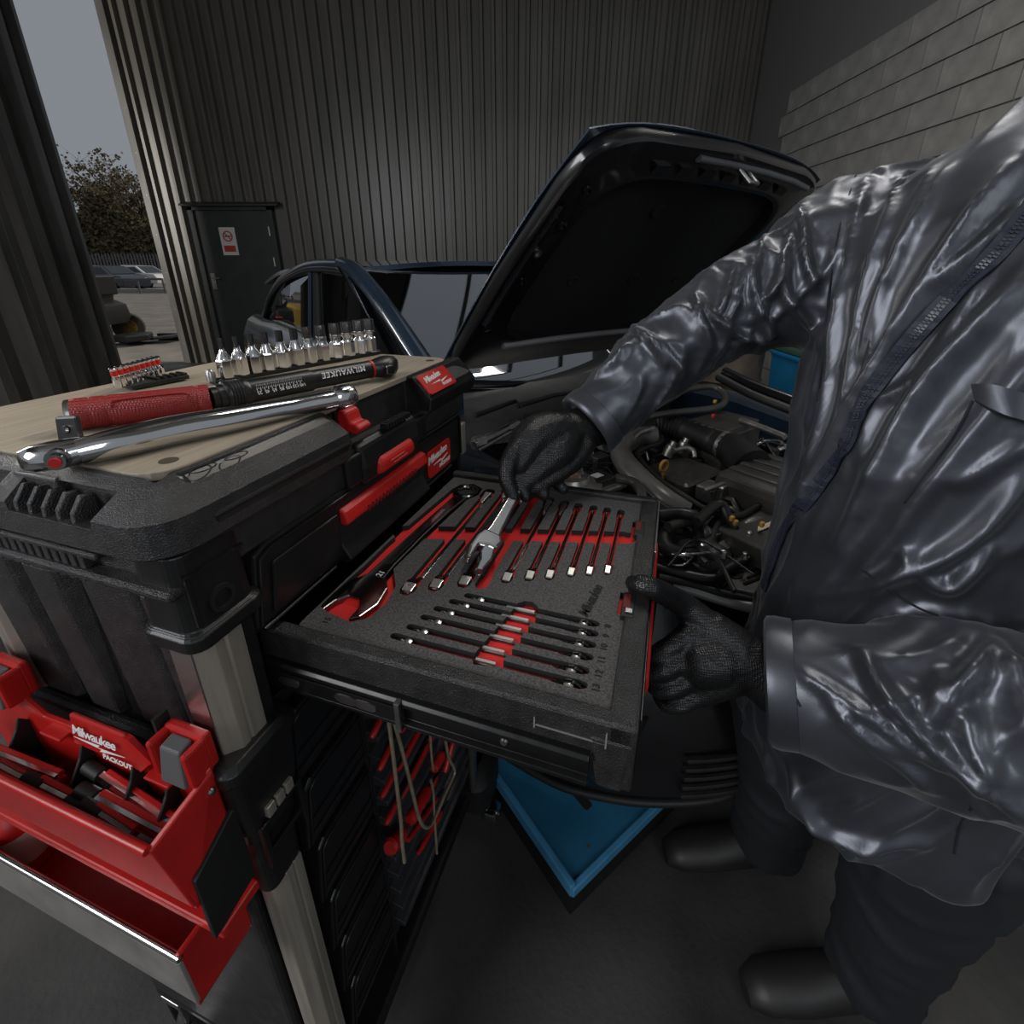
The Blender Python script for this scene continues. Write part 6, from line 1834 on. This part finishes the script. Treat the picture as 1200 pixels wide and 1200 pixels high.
parked('dark_parked_car', 'dark blue parked car in front of the white car in the yard', far(126, 320, 30), math.radians(165), (.012, .018, .035))
parked('white_parked_car', 'white parked hatchback in the yard behind the dark car', far(163, 318, 35), math.radians(170), (.62, .62, .62))
kb = struct('trim_2', MB().box(-34, -17, 27.4, 27.6, GZ, GZ + .22), mat('pale_kerb', (.30, .29, .27), .8))
br = thing('yard_rail', 'low grey rail in the yard in front of the parked cars', 'rail', far(150, 327, 27))
p = far(100, 327, 26.5); q = far(190, 327, 27)
obj('rail_beam', MB().tube([p + up * .75, q + up * .75], .07, 6), FENCE, br)
for k in range(4):
    a = p.lerp(q, k / 3)
    obj('rail_post', MB().tube([a, a + up * .75], .05, 6), FENCE, br)

# ride-on mower half hidden by the door leaf
mp = far(122, 400, 9.0)
mw = thing('ride_on_mower', 'black and yellow ride-on mower parked just outside the doorway', 'mower', mp)
MBK = mat('mower_black', (.006, .006, .006), .45)
MYL = mat('mower_yellow', (.42, .26, .02), .45)
x, y, z = mp.x, mp.y, GZ
for wx, wy, rr_, ww in ((-.05, -.10, .27, .24), (-.95, -.05, .20, .16), (-.05, .75, .27, .24)):
    w = obj('wheel', MB().lathe([(rr_ * .55, -ww / 2), (rr_ * .95, -ww / 2), (rr_, -ww / 3), (rr_, ww / 3), (rr_ * .95, ww / 2), (rr_ * .55, ww / 2)], (x + wx, y + wy, z + rr_), (.55, -.83, 0), 24), mat('mower_tyre', (.03, .028, .026), .85, bump=.5, bs=60), mw, smooth=40)
    obj('hub', MB().lathe([(rr_ * .56, -ww / 2 - .002), (rr_ * .52, -ww / 2 + .03), (rr_ * .15, -ww / 2 + .02), (rr_ * .56, ww / 2)], (x + wx, y + wy, z + rr_), (.55, -.83, 0), 20), MYL, w, smooth=40)
obj('rear_body', MB().loft([ring(x - .45, x + .20, y - .10, y + .65, .12, z + h, i) for h, i in ((.38, .05), (.50, 0), (.72, .02), (.80, .12))]), MBK, mw, smooth=40)
obj('rear_lamp', MB().box(x + .02, x + .20, y - .135, y - .10, z + .56, z + .60), mat('lamp_red', (.35, .04, .03), .4), mw, bevel=.01)
obj('seat', MB().loft([ring(x - .40, x + .05, y + .05, y + .55, .10, z + h, i) for h, i in ((.80, .02), (.92, 0), (.96, .04))]), MBK, mw, smooth=40)
obj('seat_back', MB().hexa([(x - .02, y + .05, z + .90), (x + .10, y + .05, z + .90), (x + .10, y + .55, z + .90), (x - .02, y + .55, z + .90), (x + .06, y + .08, z + 1.25), (x + .14, y + .08, z + 1.25), (x + .14, y + .52, z + 1.25), (x + .06, y + .52, z + 1.25)]), MBK, mw, bevel=.03)
obj('cutting_deck', MB().prism([(x + .15, y - .05), (x + .55, y - .15), (x + .75, y + .15), (x + .55, y + .55), (x + .15, y + .55)], 'z', z + .08, z + .20), MBK, mw, bevel=.02)
obj('bonnet', MB().loft([ring(x - 1.25, x - .45, y, y + .6, .12, z + h, i) for h, i in ((.40, 0), (.75, .03), (.85, .14))]), MYL, mw, smooth=40)
obj('steering_wheel', MB().loft([[Vector((x - .52 + (.17 + .015 * math.cos(b)) * math.cos(a), y + .3 + (.17 + .015 * math.cos(b)) * math.sin(a), z + 1.05 + .1 * math.cos(a) + .015 * math.sin(b))) for b in [2 * PI * j / 6 for j in range(6)]] for a in [2 * PI * k / 20 for k in range(21)]], cap=False), MBK, mw, smooth=60)
# ramp leaning low beside the mower
rm = thing('steel_ramp', 'low dark steel ramp lying on the yard beside the mower', 'ramp', far(180, 398, 9.4))
rp = far(178, 398, 9.4)
obj('ramp_plate', MB().hexa([(rp.x - .5, rp.y - .2, GZ + .02), (rp.x + .45, rp.y - .1, GZ + .10), (rp.x + .45, rp.y + .25, GZ + .10), (rp.x - .5, rp.y + .2, GZ + .02), (rp.x - .5, rp.y - .2, GZ + .05), (rp.x + .45, rp.y - .1, GZ + .15), (rp.x + .45, rp.y + .25, GZ + .15), (rp.x - .5, rp.y + .2, GZ + .05)]), MBK, rm, bevel=.01)
obj('ramp_beam', MB().box(rp.x - .1, rp.x + .5, rp.y + .3, rp.y + .42, GZ, GZ + .14), MBK, rm, bevel=.01)
# panels of the roof, around an unseen opening added for sky light and reflections
ce = bpy.data.objects['ceiling']
PANEL = mat('ceiling_panel', (.22, .21, .19), .6)
for i in range(7):
    for j in range(6):
        x0, y0 = -5.5 + i * 1.38, -1.15 + j * 1.4
        if x0 + 1.34 > -.4 and x0 < 3.4 and y0 + 1.36 > 1.6 and y0 < 5.8:
            continue
        obj('ceiling_panel', MB().box(x0, x0 + 1.34, y0, y0 + 1.36, 3.37, 3.399), PANEL, ce)
for k in range(5):
    obj('roof_opening_bar', MB().box(-.4 + k * .95 - .03, -.4 + k * .95 + .03, 1.6, 5.8, 3.40, 3.46), ROOFM, ce)  # bars across the added roof opening
